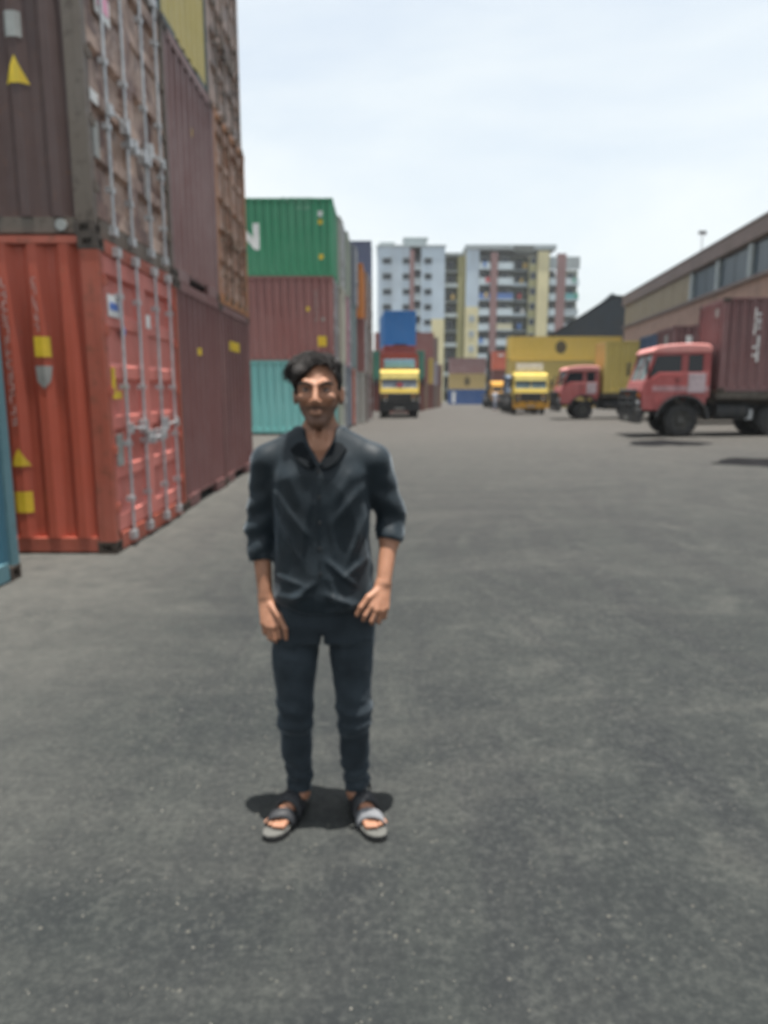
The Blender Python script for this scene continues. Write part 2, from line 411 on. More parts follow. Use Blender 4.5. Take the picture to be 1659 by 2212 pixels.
P('tan', (.25, .16, .12), rust=.3); P('greybrown', (.19, .14, .125), rust=.3); P('navy', (.075, .1, .17), rust=.1)
P('blue', (.022, .16, .42), rust=.02, fade=.08); P('crimson', (.3, .06, .055), rust=.06); P('darkred', (.17, .055, .045), rust=.2)
P('emerald', (.08, .27, .19), rust=.06); MT['darkmark'] = M('dark olive print', (.1, .075, .03), .6)
P('mustard', (.46, .33, .08), rust=.1); P('lavender', (.33, .31, .36), rust=.1)
P('tanyellow', (.42, .31, .12), rust=.1); P('royal', (.025, .085, .25), rust=.05); P('coral', (.58, .14, .08), rust=.03, fade=.15)
P('yellow', (.66, .46, .085), rust=.04, fade=.2); P('olive', (.5, .39, .115), rust=.06, fade=.2); P('dullyellow', (.4, .29, .08), rust=.1)
P('plum', (.155, .07, .07), rust=.12, fade=.3); P('darkblue', (.04, .075, .14), rust=.05)
HC = 2.896; G1 = 'containers stacked three high beside the man'
# --- near stack on the left; ends face the yard
t = container('orange-red container with steel lock rods, bottom of the near left stack', (-2.54, 6.62, .0), C['red'], H=HC, end='doors', doormat=C['reddoor'], frame=C['redpost'], group=G1)
mark(t, 'stencilled_text', decal_side(rects(glyphs(13, .082, True, 3, -.895, 2.45))), 'worn'); mark(t, 'stencilled_text', decal_side(rects(glyphs(6, .065, True, 4, -.615, 2.47))), 'worn')
mark(t, 'sticker', decal_side(rects([(-.64, -.5, 1.84, 2.02)])), 'yellowmark', 'yellow square sticker'); mark(t, 'sticker', decal_side(polym([(-.65, 1.76), (-.5, 1.76), (-.52, 1.62), (-.57, 1.55), (-.63, 1.62)])), 'greymark', 'faded shield sticker')
mark(t, 'hazard_sign', decal_side(polym([(-.95, .84), (-.77, .84), (-.86, 1.01)])), 'yellowmark'); mark(t, 'sticker', decal_side(rects([(-.96, -.78, .4, .6)])), 'yellowmark')
mark(t, 'label_plate', MB().box(-.02, -.008, .2, .47, 2.22, 2.42).mesh('label_plate'), 'white'); mark(t, 'label_print', MB().box(-.008, -.005, .23, .44, 2.28, 2.35).mesh('label_print'), 'bluemark')
mark(t, 'sticker', MB().box(-.02, -.012, .19, .27, 1.46, 1.75).box(-.02, -.012, .27, .42, 1.46, 1.53).mesh('sticker'), 'yellowmark'); mark(t, 'data_plate', MB().box(-.02, -.006, .2, .36, .82, 1.12).mesh('data_plate'), 'greymark')
mark(t, 'sticker', MB().box(-.02, -.012, 1.28, 1.4, 2.2, 2.34).mesh('sticker'), 'white'); mark(t, 'sticker', MB().cyl((-.02, .56, 2.11), (-.012, .56, 2.11), .06, n=12).mesh('sticker'), 'bluemark')
t = container('dark brown container with chipped rusty doors on top of the orange-red one', (-2.56, 6.62, HC), C['brown'], H=HC, end='doors', doormat=C['browndoor'], frame=C['brownpost'], group=G1)
mark(t, 'hazard_sign', decal_side(polym([(-.69, 1.24), (-.49, 1.24), (-.59, 1.46)])), 'yellowmark'); mark(t, 'sticker', decal_side(rects([(-.66, -.52, 1.6, 1.8)])), 'greymark')
mark(t, 'sticker', MB().box(-.02, -.01, .14, .32, 1.16, 1.26).mesh('sticker'), 'white'); mark(t, 'sticker', MB().box(-.02, -.01, .15, .29, .7, 1.02).mesh('sticker'), 'greymark')
mark(t, 'sticker', MB().box(-.02, -.01, .4, .74, 1.98, 2.2).mesh('sticker'), 'white'); mark(t, 'sticker', MB().box(-.01, -.005, .44, .70, 2.05, 2.2).mesh('sticker'), 'pinkmark')
mark(t, 'sticker', MB().box(-.02, -.008, 1.55, 1.68, .68, 1.0).mesh('sticker'), 'white')
mark(t, 'casting_disc', MB().cyl((-.29, .002, .085), (-.29, .028, .085), .05, n=14).mesh('casting_disc'), 'greymark')
t = container('maroon container with a plain ribbed end, on the ground next to the red doors', (-2.55, 9.12, 0), C['maroon'], H=HC, group=G1, frame=C['maroonB'])
mark(t, 'sticker', decal_end(rects([(1.0, 1.12, 2.02, 2.12)], 'yz')), 'yellowmark')
t = container('maroon container with a yellow mark, far end of the near left bottom row', (-2.58, 11.62, 0), C['maroonB'], H=HC, group=G1)
mark(t, 'sticker', decal_end(rects([(.75, 1.55, 2.2, 2.36)], 'yz')), 'yellowmark')
t = container('faded mauve-brown container with a plain end above the ground-level maroon one', (-2.57, 9.12, HC), C['maroonU'], H=HC, group=G1)
mark(t, 'sticker', decal_end(rects([(1.15, 1.25, 2.0, 2.1)], 'yz')), 'yellowmark')
container('orange rusted container doors in the middle layer, far end of the near stack', (-2.58, 11.62, HC), C['rusty'], H=HC, end='doors', group=G1, detail=1, frame=C['rustpost'], steel=M('rusted lock rods', (.22, .15, .11), .7, .2, .3, 8))
container('khaki yellow container high on the near left stack', (-2.62, 9.14, 2 * HC), C['khaki'], H=HC, group=G1, frame=M('dark green frame paint', (.03, .05, .05), .6))
container('grey-brown mottled container doors topping the near left stack', (-2.62, 11.62, 2 * HC), C['greydoor'], H=HC, end='doors', group=G1, detail=1, steel=M('dull lock rods', (.2, .17, .15), .7, .2, .3, 8))
t = container('teal-blue container cut off by the left edge of the picture', (-3.04, 3.36, 0), C['bluegreen'], H=2.591, frame=C['tealpost'], endmat=C['bluegreen'])
# --- middle-left block: long side to the camera, ends to the yard
G2 = 'container rows on the left behind the man'
rows = [  # Y, X of the yard end, [(paint, words)] from the ground up
 (26.0, -1.80, [('teal', 'pale turquoise container with its long side behind the man\'s head'), ('brick', 'brick-brown container under the green one, yellow sticker near its corner'), ('green', 'green container with a big white N, top of its stack')]),
 (28.55, -1.62, [('cream', 'cream container end at ground level right behind the turquoise one'), ('cream', 'cream container end in the middle layer next to the brick-brown one'), ('palegrey', 'pale grey container end at the top right behind the green one')]),
 (31.1, -1.5, [('slate', 'slate-grey container end at ground level between cream and salmon ends'), ('pink', 'dusty pink container end in the middle layer'), ('greygreen', 'grey-green container end at the top, third row back')]),
 (33.65, -1.34, [('salmon', 'salmon-red container end at ground level in the left rows'), ('greyteal', 'grey-teal container end in the middle layer beside the pink one'), ('slate', 'slate container end at the top, fourth row back')]),
 (36.2, -1.0, [('palegrey', 'pale grey container end at ground level after the salmon one'), ('brick', 'brick-brown container end under the bright orange one'), ('orange', 'bright orange container at the top of the left rows')]),
 (38.75, -.88, [('greybrown', 'grey-brown container end at ground level, sixth row back'), ('palegrey', 'light grey container end in the middle layer, sixth row back'), ('tan', 'tan container end at the top just behind the orange one')]),
 (41.3, -.8, [('tan', 'tan container end at ground level, seventh row back'), ('greybrown', 'grey-brown container end in the middle layer, seventh row back'), ('greybrown', 'grey-brown container end at the top, seventh row back')]),
 (43.85, -.74, [('darkred', 'dark red container end at ground level beside the yellow lorry'), ('tan', 'tan container end above the ground level beside the yellow lorry'), ('greybrown', 'grey-brown container end under the dark navy one'), ('navy', 'dark navy container, highest one of the left rows')]),
]
for k, (Y, X, lv) in enumerate(rows):
    z = gz(X, Y) + (.06 if k < 4 else -.02)
    for j, (key, lab) in enumerate(lv):
        hh = HC if (k < 4 and j == 1) else 2.591
        t = container(lab, (X + .03 * ((j * 7 + k) % 3 - 1), Y, z), C[key], H=hh, end='doors' if (k + j) % 2 else 'plain', detail=1, group=G2); z += hh
        if k == 0 and j == 2:
            mark(t, 'lettering', decal_side(text_xz('EVERGREEN', 1.12, 0, .95, .05, xr=-2.56, stretch=1.0)), 'white', 'white EVERGREEN lettering')
            mark(t, 'stencilled_text', decal_side(rects(glyphs(9, .16, False, 5, -1.75, 2.45) + glyphs(5, .13, False, 6, -1.25, 2.22))), M('faint grey print', (.2, .33, .25), .6))
            mark(t, 'sticker', decal_side(rects([(-.52, -.36, 2.0, 2.18)])), 'white'); mark(t, 'sticker', decal_side(rects([(-.52, -.36, 1.74, 1.9)])), 'yellowmark'); mark(t, 'sticker', decal_side(rects([(-.5, -.34, .58, .74)])), 'yellowmark')
        if k == 0 and j == 1:
            mark(t, 'sticker', decal_side(rects([(-.55, -.25, .5, .86)])), 'yellowmark', 'yellow round-cornered sticker'); mark(t, 'stencilled_text', decal_side(rects(glyphs(7, .13, True, 8, -.62, 2.3))), 'greymark'); mark(t, 'sticker', decal_side(rects([(-.95, -.83, 1.72, 1.86)])), 'yellowmark'); mark(t, 'sticker', decal_side(rects([(-.42, -.3, 1.38, 1.5)])), 'greymark')
# --- stack behind the left lorry and the rows beyond it
G3 = 'container stacks at the far end of the yard'
z = gz(1, 56) - .03
for key, lab in (('brick', 'brick-red container at the foot of the stack behind the yellow lorry'), ('crimson', 'crimson container under the bright blue one behind the yellow lorry'), ('blue', 'bright blue container end on top of the stack behind the yellow lorry')):
    t = container(lab, (-.16, 56, z), C[key], L=6.058, rotz=R(-90 + 3.5), detail=1, group=G3); t.location = (.02, 56, z); z += 2.591
far = [
 (63.0, 3.5, [('darkred', 'dark red container low beside the lorry, right of the blue stack'), ('emerald', 'green container end beside the bright blue one'), ]),
 (68.0, 4.15, [('tan', 'tan container at ground level in the far left rows'), ('brick', 'brick-brown container above the tan one in the far left rows')]),
 (75.0, 5.1, [('darkred', 'dark red container at the foot of the far mustard one'), ('mustard', 'mustard container end in the far left rows'), ('brick', 'brown container on top of the far mustard one')]),
 (81.0, 6.0, [('greybrown', 'grey-brown container at the foot of the far lavender one'), ('lavender', 'lavender-grey container end in the far left rows'), ('greybrown', 'dusty brown container on top of the far lavender one')]),
 (89.0, 7.1, [('tan', 'tan-brown container at the end of the far left rows'), ('plum', 'dark plum container at the end of the far left rows')]),
]
for Y, X, lv in far:
    z = gz(X, Y) - .03
    for key, lab in lv: container(lab, (X, Y, z), C[key], detail=0, L=6.058, group=G3); z += 2.591
z = gz(14, 122) - .05
for key, lab in (('royal', 'royal blue container at the foot of the far centre stack'), ('tanyellow', 'tan-yellow container with a dark round logo in the far centre stack'), ('mauve', 'mauve-brown container on top of the far centre stack')):
    t = container(lab, (17.1, 122, z), C[key], L=6.058, detail=0, group=G3)
    if key == 'royal': mark(t, 'panel_mark', decal_side(rects([(-5.6, -5.05, .3, 2.2)])), 'white', 'pale upright panel')
    if key == 'tanyellow': mark(t, 'logo', decal_side(polym([(-3.1 + .5 * math.cos(a * .5236), 1.3 + .75 * math.sin(a * .5236)) for a in range(12)])), 'darkmark', 'dark round logo')
    z += 2.591
z = gz(15, 105) - .05
for key, lab in (('greybrown', 'grey-brown container at the foot of the coral-orange stack'), ('darkred', 'dark red container in the middle of the coral-orange stack'), ('coral', 'coral-orange container end on top, left of the long yellow container')):
    t = container(lab, (15.75, 105, z), C[key], L=6.058, rotz=R(-90), detail=0, group=G3); z += 2.591
    if key == 'coral': mark(t, 'sticker', decal_end(rects([(.7, 1.5, 1.9, 2.2)], 'yz')), 'white')
z = gz(20, 80) - .05
for key, lab in (('dullyellow', 'dull yellow long container at the foot of the far right stack'), ('olive', 'olive-yellow long container in the middle of the far right stack'), ('yellow', 'long yellow container with a dark round logo on top of the far right stack')):
    t = container(lab, (26.0, 80, z), C[key], detail=1, group=G3)
    if key == 'yellow': mark(t, 'logo', decal_side(polym([(-6.6 + .62 * math.cos(a * .3927), 1.45 + .7 * math.sin(a * .3927)) for a in range(16)])), 'darkmark', 'dark round logo')
    z += 2.591
# ------------------------------------------------------------------ lorries (local: x forward, y to the lorry's left, origin on the ground under the front axle)
def tyre_mesh(w_, r=.5):
    return cached(('tyre', w_, r), lambda: MB().lathe([(-w_ / 2 + .03, r * .56), (-w_ / 2, r * .68), (-w_ / 2 + .015, r * .9), (-w_ / 2 + .05, r * .985), (0, r), (w_ / 2 - .05, r * .985), (w_ / 2 - .015, r * .9), (w_ / 2, r * .68), (w_ / 2 - .03, r * .56)], 32).mesh('tyre', True))
def rim_mesh(w_, r=.5):
    def f():
        b = MB(); s = w_ / 2
        b.lathe([(s - .03, r * .57), (s - .02, r * .52), (s - .09, r * .46), (s - .11, r * .3), (s - .03, r * .24), (s - .01, r * .12), (s - .01, .001)], 24)
        for i in range(8):
            a = i * math.pi / 4; b.cyl((r * .36 * math.cos(a), s - .115, r * .36 * math.sin(a)), (r * .36 * math.cos(a), s - .075, r * .36 * math.sin(a)), .018, n=6)
        return b.mesh('rim')
    return cached(('rim', w_, r), f)
def wheel(t, x, y, w_=.28, r=.5):
    h = inst('wheel', tyre_mesh(w_, r), MT['tyre'], t, (x, y, r)); h.rotation_euler = (0, rnd.uniform(0, 6), 0 if y > 0 else math.pi)
    inst('rim', rim_mesh(w_, r), MT['rim'], h); return h
ARC = [(.74 * math.cos(R(a)), .5 + .74 * math.sin(R(a))) for a in range(164, 10, -14)]
def lorry(label, loc, rotz, body, scale=1.0, roofmat=None, bed=6.3, crown=None, stripe=None, bullbar=True, patch=False, visor=None, mud='frame', bumpermat=None, glass=None, group='lorries parked in the container yard'):
    t = thing('container_lorry', label, 'truck', loc, rotz, group); t.scale = (scale,) * 3; gm = MT['glass']
    # cab shell: lower body, pillars, back wall
    b = MB()
    low = [(1.2, .82), (1.25, 1.42), (1.17, 1.72), (.97, 1.79), (.74, 1.97), (-.76, 1.97), (-.76, 1.2), (-.69, 1.2)] + ARC[1:] + [(.8, .82)]
    for y0, y1 in ((1.07, 1.13), (-1.13, -1.07)): b.prism(low, y0, y1)
    mid = [(1.195, .95), (1.245, 1.42), (1.165, 1.715), (.95, 1.77), (.7, 1.9), (-.755, 1.9), (-.755, 1.28), (.9, 1.28)]
    b.prism(mid, -1.068, 1.068)
    for s in (-1, 1):
        y0, y1 = sorted((s * 1.05, s * 1.125))
        b.prism([(1.165, 1.72), (1.06, 1.75), (.8, 2.56), (.93, 2.56)], y0, y1)                 # front pillar
        b.prism([(.1, 1.97), (-.1, 1.97), (-.1, 2.56), (.1, 2.56)], y0, y1)                     # middle pillar
        b.prism([(-.53, 1.97), (-.755, 1.97), (-.755, 2.56), (-.53, 2.56)], y0, y1)             # rear pillar
        b.prism([(.88, 2.46), (-.6, 2.5), (-.6, 2.56), (.86, 2.56)], y0, y1)
    b.box(-.755, -.71, -1.05, 1.05, 1.9, 2.56)
    cab = b.build('cab_body', body, t, bevel=.02)
    b = MB(); b.prism([(1.0, 2.54), (.97, 2.64), (.82, 2.75), (.4, 2.81), (-.2, 2.83), (-.66, 2.8), (-.76, 2.72), (-.77, 2.54)], -1.15, 1.15)
    b.build('cab_roof', roofmat or body, t, bevel=.06)
    MB().box(-.68, .75, -1.02, 1.02, 1.905, 1.93).build('cab_interior', MT['black'], t)
    for y in (.5, -.5): MB().prism([(-.5, 1.93), (-.05, 1.93), (-.05, 2.0), (-.38, 2.05), (-.5, 2.42), (-.58, 2.42)], y - .25, y + .25).build('seat', MT['black'], t, bevel=.03)
    MB().quad((1.11, -1.04, 1.74), (1.11, 1.04, 1.74), (.865, 1.04, 2.55), (.865, -1.04, 2.55)).build('windscreen', glass or MT['glass'], t)
    MB().prism([(1.125, 1.74), (1.14, 1.74), (.9, 2.55), (.88, 2.55)], -.02, .02).build('windscreen_bar', body, t)
    for y in (.35, -.45): MB().cyl((1.15, y, 1.76), (1.04, y + .35, 2.12), .012, n=5).build('wiper', MT['black'], t)
    for s in (-1, 1):
        y = s * 1.085
        MB().quad((.98, y, 1.8), (.74, y, 1.97), (.1, y, 1.97), (.1, y, 2.5), (.84, y, 2.5)).build('door_window', gm, t)
        MB().quad((-.1, y, 1.97), (-.53, y, 1.97), (-.53, y, 2.5), (-.1, y, 2.5)).build('rear_window', gm, t)
        d = MB().prism([(.86, 1.02), (.93, 1.45), (.9, 1.78), (.72, 1.93), (.06, 1.93), (.06, 1.3), (.5, 1.26), (.74, 1.0)], s * 1.131, s * 1.143).build('door', body, t, bevel=.006)
        MB().box(.12, .27, min(s * 1.145, s * 1.165), max(s * 1.145, s * 1.165), 1.72, 1.76).build('handle', MT['frame'], d)
        m = MB().cyl((.98, s * 1.12, 2.3), (1.16, s * 1.36, 2.26), .014, n=5).cyl((.98, s * 1.12, 1.95), (1.16, s * 1.36, 1.98), .014, n=5).box(1.13, 1.18, min(s * 1.28, s * 1.44), max(s * 1.28, s * 1.44), 1.9, 2.34).build('mirror', MT['frame'], t, bevel=.01)
        if stripe: MB().box(-.74, .92, min(s * 1.131, s * 1.1455), max(s * 1.131, s * 1.1455), 1.4, 1.56).build('stripe', stripe, t)
        if patch: MB().box(-.62, -.12, min(s * 1.131, s * 1.15), max(s * 1.131, s * 1.15), 1.36, 1.94).build('side_panel', patch, t)
        # mudguard
        rows_ = []
        for r_ in (.745, .80):
            rows_.append([(r_ * math.cos(R(a)), min(.74, 9), .5 + r_ * math.sin(R(a))) for a in range(172, 8, -12)])
        b = MB(); n = len(rows_[0])
        arc = [(.80 * math.cos(R(a)), .5 + .80 * math.sin(R(a))) for a in range(176, 4, -12)]; arci = [(.735 * math.cos(R(a)), .5 + .735 * math.sin(R(a))) for a in range(176, 4, -12)]
        b.prism(arc + arci[::-1], min(s * .72, s * 1.19), max(s * .72, s * 1.19)); b.build('mudguard', MT[mud], t)
        h = MB().cyl((1.24, s * .86, 1.02), (1.3, s * .86, 1.02), .12, .11, n=16).build('headlight', MT['steel'], t)
        MB().cyl((1.301, s * .86, 1.02), (1.315, s * .86, 1.02), .1, .07, n=16).build('lens', MT['lamp'], h)
        MB().box(1.25, 1.29, s * .86 - .12, s * .86 + .12, 1.2, 1.3).build('indicator', MT['amber'], t, bevel=.01)
    g = MB().box(1.19, 1.245, -.7, .7, .88, 1.4).build('grille', MT['black'], t)
    for k in range(6): MB().box(1.247, 1.265, -.66, .66, .92 + k * .08, .955 + k * .08).build('slat', MT['frame'], g)
    MB().box(1.19, 1.42, -1.2, 1.2, .42, .88).build('bumper', bumpermat or MT['frame'], t, bevel=.03)
    if bullbar:
        b = MB()
        for y in (-.9, -.3, .3, .9): b.cyl((1.4, y, .7), (1.42, y, 1.42), .05, n=8)
        for z in (1.0, 1.2, 1.42): b.cyl((1.42, -1.1, z), (1.42, 1.1, z), .05, n=8)
        for y in (-1.08, 1.08): b.cyl((1.4, y, .7), (1.42, y, 1.42), .05, n=8)
        b.build('guard_bar', MT['frame'], t)
    MB().box(1.421, 1.43, -.28, .28, .5, .62).build('number_plate', MT['greymark'], t)
    for s in (-1, 1): MB().box(-bed - .9, 1.1, min(s * .34, s * .44), max(s * .34, s * .44), .72, .96).build('chassis_rail', MT['frame'], t)
    b = MB()
    for k in range(8): b.box(-.6 - k * .85, -.5 - k * .85, -.34, .34, .76, .92)
    b.build('cross_member', MT['frame'], t)
    wheel(t, 0, .97); wheel(t, 0, -.97); MB().cyl((0, -.9, .5), (0, .9, .5), .06, n=8).build('axle', MT['frame'], t)
    for x in (-2.75, -5.2, -6.3):
        if x > -bed - .6:
            for s in (-1, 1): wheel(t, x, s * 1.02, .26); wheel(t, x, s * .74, .24)
            MB().cyl((x, -.9, .5), (x, .9, .5), .07, n=8).build('axle', MT['frame'], t)
    for s in (-1, 1):
        MB().cyl((-1.05, s * .78, .78), (-2.0, s * .78, .78), .26, n=18).build('fuel_tank', MT['frame'], t, bevel=.02)
    MB().box(-2.12, -1.9, .52, .95, .55, .85).build('tool_box', MT['steel'], t, bevel=.01)
    MB().cyl((-.86, -.75, .8), (-.86, -.75, 2.5), .05, n=8).build('exhaust_pipe', MT['frame'], t)
    # load bed
    b = MB(); b.box(-bed - .95, -.95, -1.18, -1.08, 1.18, 1.38).box(-bed - .95, -.95, 1.08, 1.18, 1.18, 1.38); b.box(-bed - .95, -.95, -.5, -.36, 1.0, 1.38).box(-bed - .95, -.95, .36, .5, 1.0, 1.38)
    b.build('load_bed', MT['bed'], t)
    for k in range(9):
        x = -1.02 - k * (bed - .1) / 8; MB().box(x - .05, x + .05, -1.075, 1.075, 1.2, 1.375).build('bed_bearer', MT['bed'], t)
    if crown:                              # painted head board above the roof
        MB().box(.2, .28, -.92, .92, 2.9, 3.42).build('head_board', crown, t, bevel=.02)
        MB().box(.29, .3, -.8, .8, 3.02, 3.3).build('head_board_panel', crown, t)
        for y in (-.8, .8): MB().box(.1, .2, y - .04, y + .04, 2.8, 3.4).build('board_stay', MT['frame'], t)
    if visor: MB().prism([(.985, 2.55), (1.075, 2.28), (1.06, 2.28), (.96, 2.55)], -1.08, 1.08).build('sun_visor', visor, t)
    return t
MT['lamp'] = M('headlamp lens', (.6, .62, .62), .15, 0, .1, 9, 0, .8); MT['amber'] = M('amber lens', (.55, .2, .03), .25)
MT['bed'] = M('worn bed steel', (.1, .085, .07), .7, .1, .35, 6, 0, .4, .5)
tr_red = paint('red lorry paint', (.33, .062, .06), rust=.08, fade=.5); tr_roof = paint('sun-bleached red roof paint', (.55, .21, .19), rust=.03, fade=.5)
tr_yel = paint('yellow lorry paint', (.52, .38, .055), rust=.04, fade=.15); tr_org = paint('orange-yellow lorry paint', (.6, .3, .03), rust=.04, fade=.15)
tr_blu = paint('blue-grey lorry paint', (.1, .14, .2), rust=.05, fade=.3)
pale = M('faded white panel', (.42, .34, .36), .6, 0, .2, 6, 0, .4, .3); stripe = M('faded white stripe', (.36, .2, .21), .6, 0, .25, 6, 0, .4, .3)
blue_board = M('pale blue board', (.2, .4, .54), .5, 0, .15, 3, 0, .4, .3); white_board = M('white board', (.6, .58, .54), .5, 0, .15, 3, 0, .4, .3); cream_p = M('cream paint', (.42, .35, .1), .5, 0, .15, 4, 0, .4, .3)
def tpos(loc, rz, x, y): return (loc[0] + x * math.cos(rz) - y * math.sin(rz), loc[1] + x * math.sin(rz) + y * math.cos(rz))
def carry(tloc, rz, label, key, H=2.591, L=6.058, x=-.98, z=1.385, scale=1.0, detail=2, end='plain'):
    X, Y = tpos(tloc, rz, x * scale, -CW / 2)
    return container(label, (X, Y, tloc[2] + z * scale), C[key], L=L, H=H, rotz=rz, detail=detail, end=end)
# nearest red lorry, nose to the left
rz = R(173); l1 = (9.28, 23.2, gz(9.3, 22.6))
t = lorry('nearest red lorry with a bleached pink roof, nose pointing left', l1, rz, tr_red, roofmat=tr_roof, stripe=stripe, patch=pale, glass=glassmat('pale green-grey windscreen', (.22, .28, .27), .12, .6))  # windscreen's pale base colour paints in the sky reflection
t = carry(l1, rz, 'dark maroon container on the nearest red lorry, cut by the right edge', 'plum', H=2.75)
for k_ in range(4): mark(t, 'letter', decal_side(rects(glyphs(1, .36, True, 12 + k_, -1.08, 2.08 - k_ * .4, .1)), far=True), 'white')
mark(t, 'sticker', decal_end(rects([(1.5, 1.85, 2.25, 2.5)], 'yz')), 'greymark'); mark(t, 'sticker', decal_end(polym([(1.2 + .13 * math.cos(a * .7854), .62 + .13 * math.sin(a * .7854)) for a in range(8)], 'yz')), 'yellowmark')
rz = R(176); l2 = (10.35, 38.2, gz(10.3, 38))
lorry('second red lorry with the olive container, farther from the camera', l2, rz, tr_red, roofmat=tr_roof, patch=pale, scale=.97)
t = carry(l2, rz, 'olive-yellow container on the second red lorry', 'olive', scale=.97, detail=1)
mark(t, 'stencilled_text', decal_side(rects([(-1.9, -1.65, .5, 2.2)]), far=True), M('dark olive print', (.26, .2, .08), .6))
# loads on parked trailers between the two red lorries
def trailer(label, loc, rz, key, clabel, H=2.591):
    t = thing('parked_trailer', label, 'trailer', loc, rz, 'parked trailers between the red lorries'); b = MB()
    b.box(-6.3, .1, -.5, -.38, 1.0, 1.36).box(-6.3, .1, .38, .5, 1.0, 1.36); b.build('trailer_frame', MT['frame'], t)
    for k in range(5): MB().box(-6.2 + k * 1.5, -6.08 + k * 1.5, -1.2, 1.2, 1.2, 1.365).build('cross_bearer', MT['bed'], t)
    for x in (-4.6, -5.8):
        for s in (-1, 1): wheel(t, x, s * 1.0)
    for s in (-1, 1): MB().box(-.9, -.78, s * .6 - .06, s * .6 + .06, 0, 1.19).build('landing_leg', MT['frame'], t)
    X, Y = tpos(loc, rz, 0, -CW / 2)
    return container(clabel, (X, Y, loc[2] + 1.37), C[key], L=6.058, H=H, rotz=rz, detail=1)
t = trailer('skeletal trailer under the maroon container behind the nearest lorry', (11.75, 30.6, gz(12, 30)), R(174), 'plum', 'maroon container on a trailer, behind the nearest lorry\'s cab')
mark(t, 'sticker', decal_end(rects([(1.0, 1.5, 1.9, 2.3)], 'yz')), 'greymark'); mark(t, 'sticker', decal_side(rects([(-.75, -.5, 1.5, 2.2)]), far=True), 'white')
trailer('skeletal trailer under the dark blue container', (12.35, 34.4, gz(12, 34)), R(175), 'darkblue', 'dark blue container just seen above the nearest lorry\'s cab')
# front-on lorries
l3 = (.98, 46.0, gz(1, 46)); rz = R(-91)
lorry('yellow lorry facing the camera with a pale blue head board', l3, rz, tr_yel, scale=1.06, crown=blue_board, visor=cream_p, glass=glassmat('pale sky-lit windscreen', (.16, .19, .22), .1, .6))
MB_ = thing('dashboard_cloth', 'red cloth behind the windscreen of the blue-boarded yellow lorry', 'cloth', (.98, 44.78, l3[2] + 1.93)); MB().prism([(-.22, 0), (.22, 0), (.16, .2), (0, .26), (-.18, .18)], -.02, .02).build('cloth', M('red cloth', (.5, .06, .08), .8), MB_)
carry(l3, rz, 'crimson container on the yellow lorry with the blue head board', 'crimson', scale=1.06, detail=1)
l4 = (9.5, 47.6, gz(9.5, 47)); rz = R(-93)
lorry('yellow-orange lorry with a white head board, left of the second red lorry', l4, rz, tr_yel, scale=.95, crown=white_board, visor=cream_p, bumpermat=tr_org, glass=glassmat('grey-green windscreen', (.1, .15, .16), .1))
lorry('blue-grey lorry mostly hidden behind the white-boarded yellow one', (11.0, 59.3, gz(11, 59)), R(-90), tr_blu, scale=1.0, group='lorries parked in the container yard')
lorry('orange lorry farthest back, below the coral-orange container', (12.45, 77.2, gz(12.4, 77)), R(-90), tr_org, scale=1.0, visor=tr_org, bed=5.0)

# ------------------------------------------------------------------ warehouse on the right (long wall facing the yard)
def wall_frame(x0, y0, x1, y1):
    L = math.hypot(x1 - x0, y1 - y0); return L, math.atan2(y1 - y0, x1 - x0)
WL, WA = wall_frame(18.2, 12.0, 25.1, 76.5)
wz = .0
wh = thing('warehouse', 'long brown warehouse with a clerestory window band, right edge', 'warehouse', (18.2, 12.0, wz), WA)
m_olive = paint('olive-brown cladding', (.225, .178, .112), rust=.2, fade=.2); m_band = M('pinkish brown render', (.31, .2, .16), .85, 0, .18, 1.2, .2, .3, .4); m_low = M('dim purple-brown wall', (.12, .085, .08), .85, 0, .2, 1.2, .2, .3, .4)
m_fascia = M('weathered fascia board', (.17, .13, .12), .75, 0, .2, 1.0, 0, .3, .4); m_post = M('pale grey window post', (.3, .34, .35), .6, 0, .15, 4); m_roof = paint('old sheet roof', (.2, .17, .16), rust=.4, fade=.3)
# local: x along the wall away from the camera, -y into the building, +y to the yard
MB().box(0, WL, -.4, 0, 0, 6.2).build('wall', m_low, wh)
MB().box(0, WL, -.4, .05, 6.2, 8.0).build('wall_band', m_band, wh)
MB().box(0, WL, .05, .3, 7.82, 8.02).build('ledge', m_fascia, wh)
MB().box(0, WL, -.42, -.1, 8.03, 10.05).build('clerestory_back', m_low, wh)
k = 0; x = 4.2; w_glass = glassmat('blue-grey clerestory glass', (.014, .035, .055), .2, .25)
while x < 42.9:
    p = MB().box(x, x + .5, -.1, .14, 8.02, 10.0).build('window_post', m_post, wh, bevel=.02)
    if x < 42:
        w0 = MB().box(x + .5, x + 5.5, -.09, -.03, 8.02, 8.12).box(x + .5, x + 5.5, -.09, -.03, 9.9, 9.98).box(x + 2.97, x + 3.03, -.085, -.05, 8.12, 9.9).build('window', MT['frame'], wh)
        for a in (x + .5, x + 3.03): MB().box(a, a + 2.47, -.075, -.065, 8.12, 9.9).build('pane', w_glass, w0)
    x += 5.5
x -= 5.0
while x < WL - .2:
    e = min(WL, x + 1.5); MB().box(x + .02, e - .02, -.1, .06 + .02 * (k % 2), 8.02, 10.03).build('cladding_panel', m_olive, wh); k += 1; x += 1.5
MB().box(-.2, WL + .2, -.3, .35, 10.06, 11.0).build('fascia', m_fascia, wh)
MB().prism([(.42, 11.1), (-14, 14.6), (-14, 14.4), (.42, 11.01)], -.3, WL + .3, 'x').build('roof', m_roof, wh)
MB().prism([(-.4, 0), (-14, 0), (-14, 14.3), (-.4, 10.98)], WL - .3, WL - .02, 'x').build('gable_wall', m_low, wh)
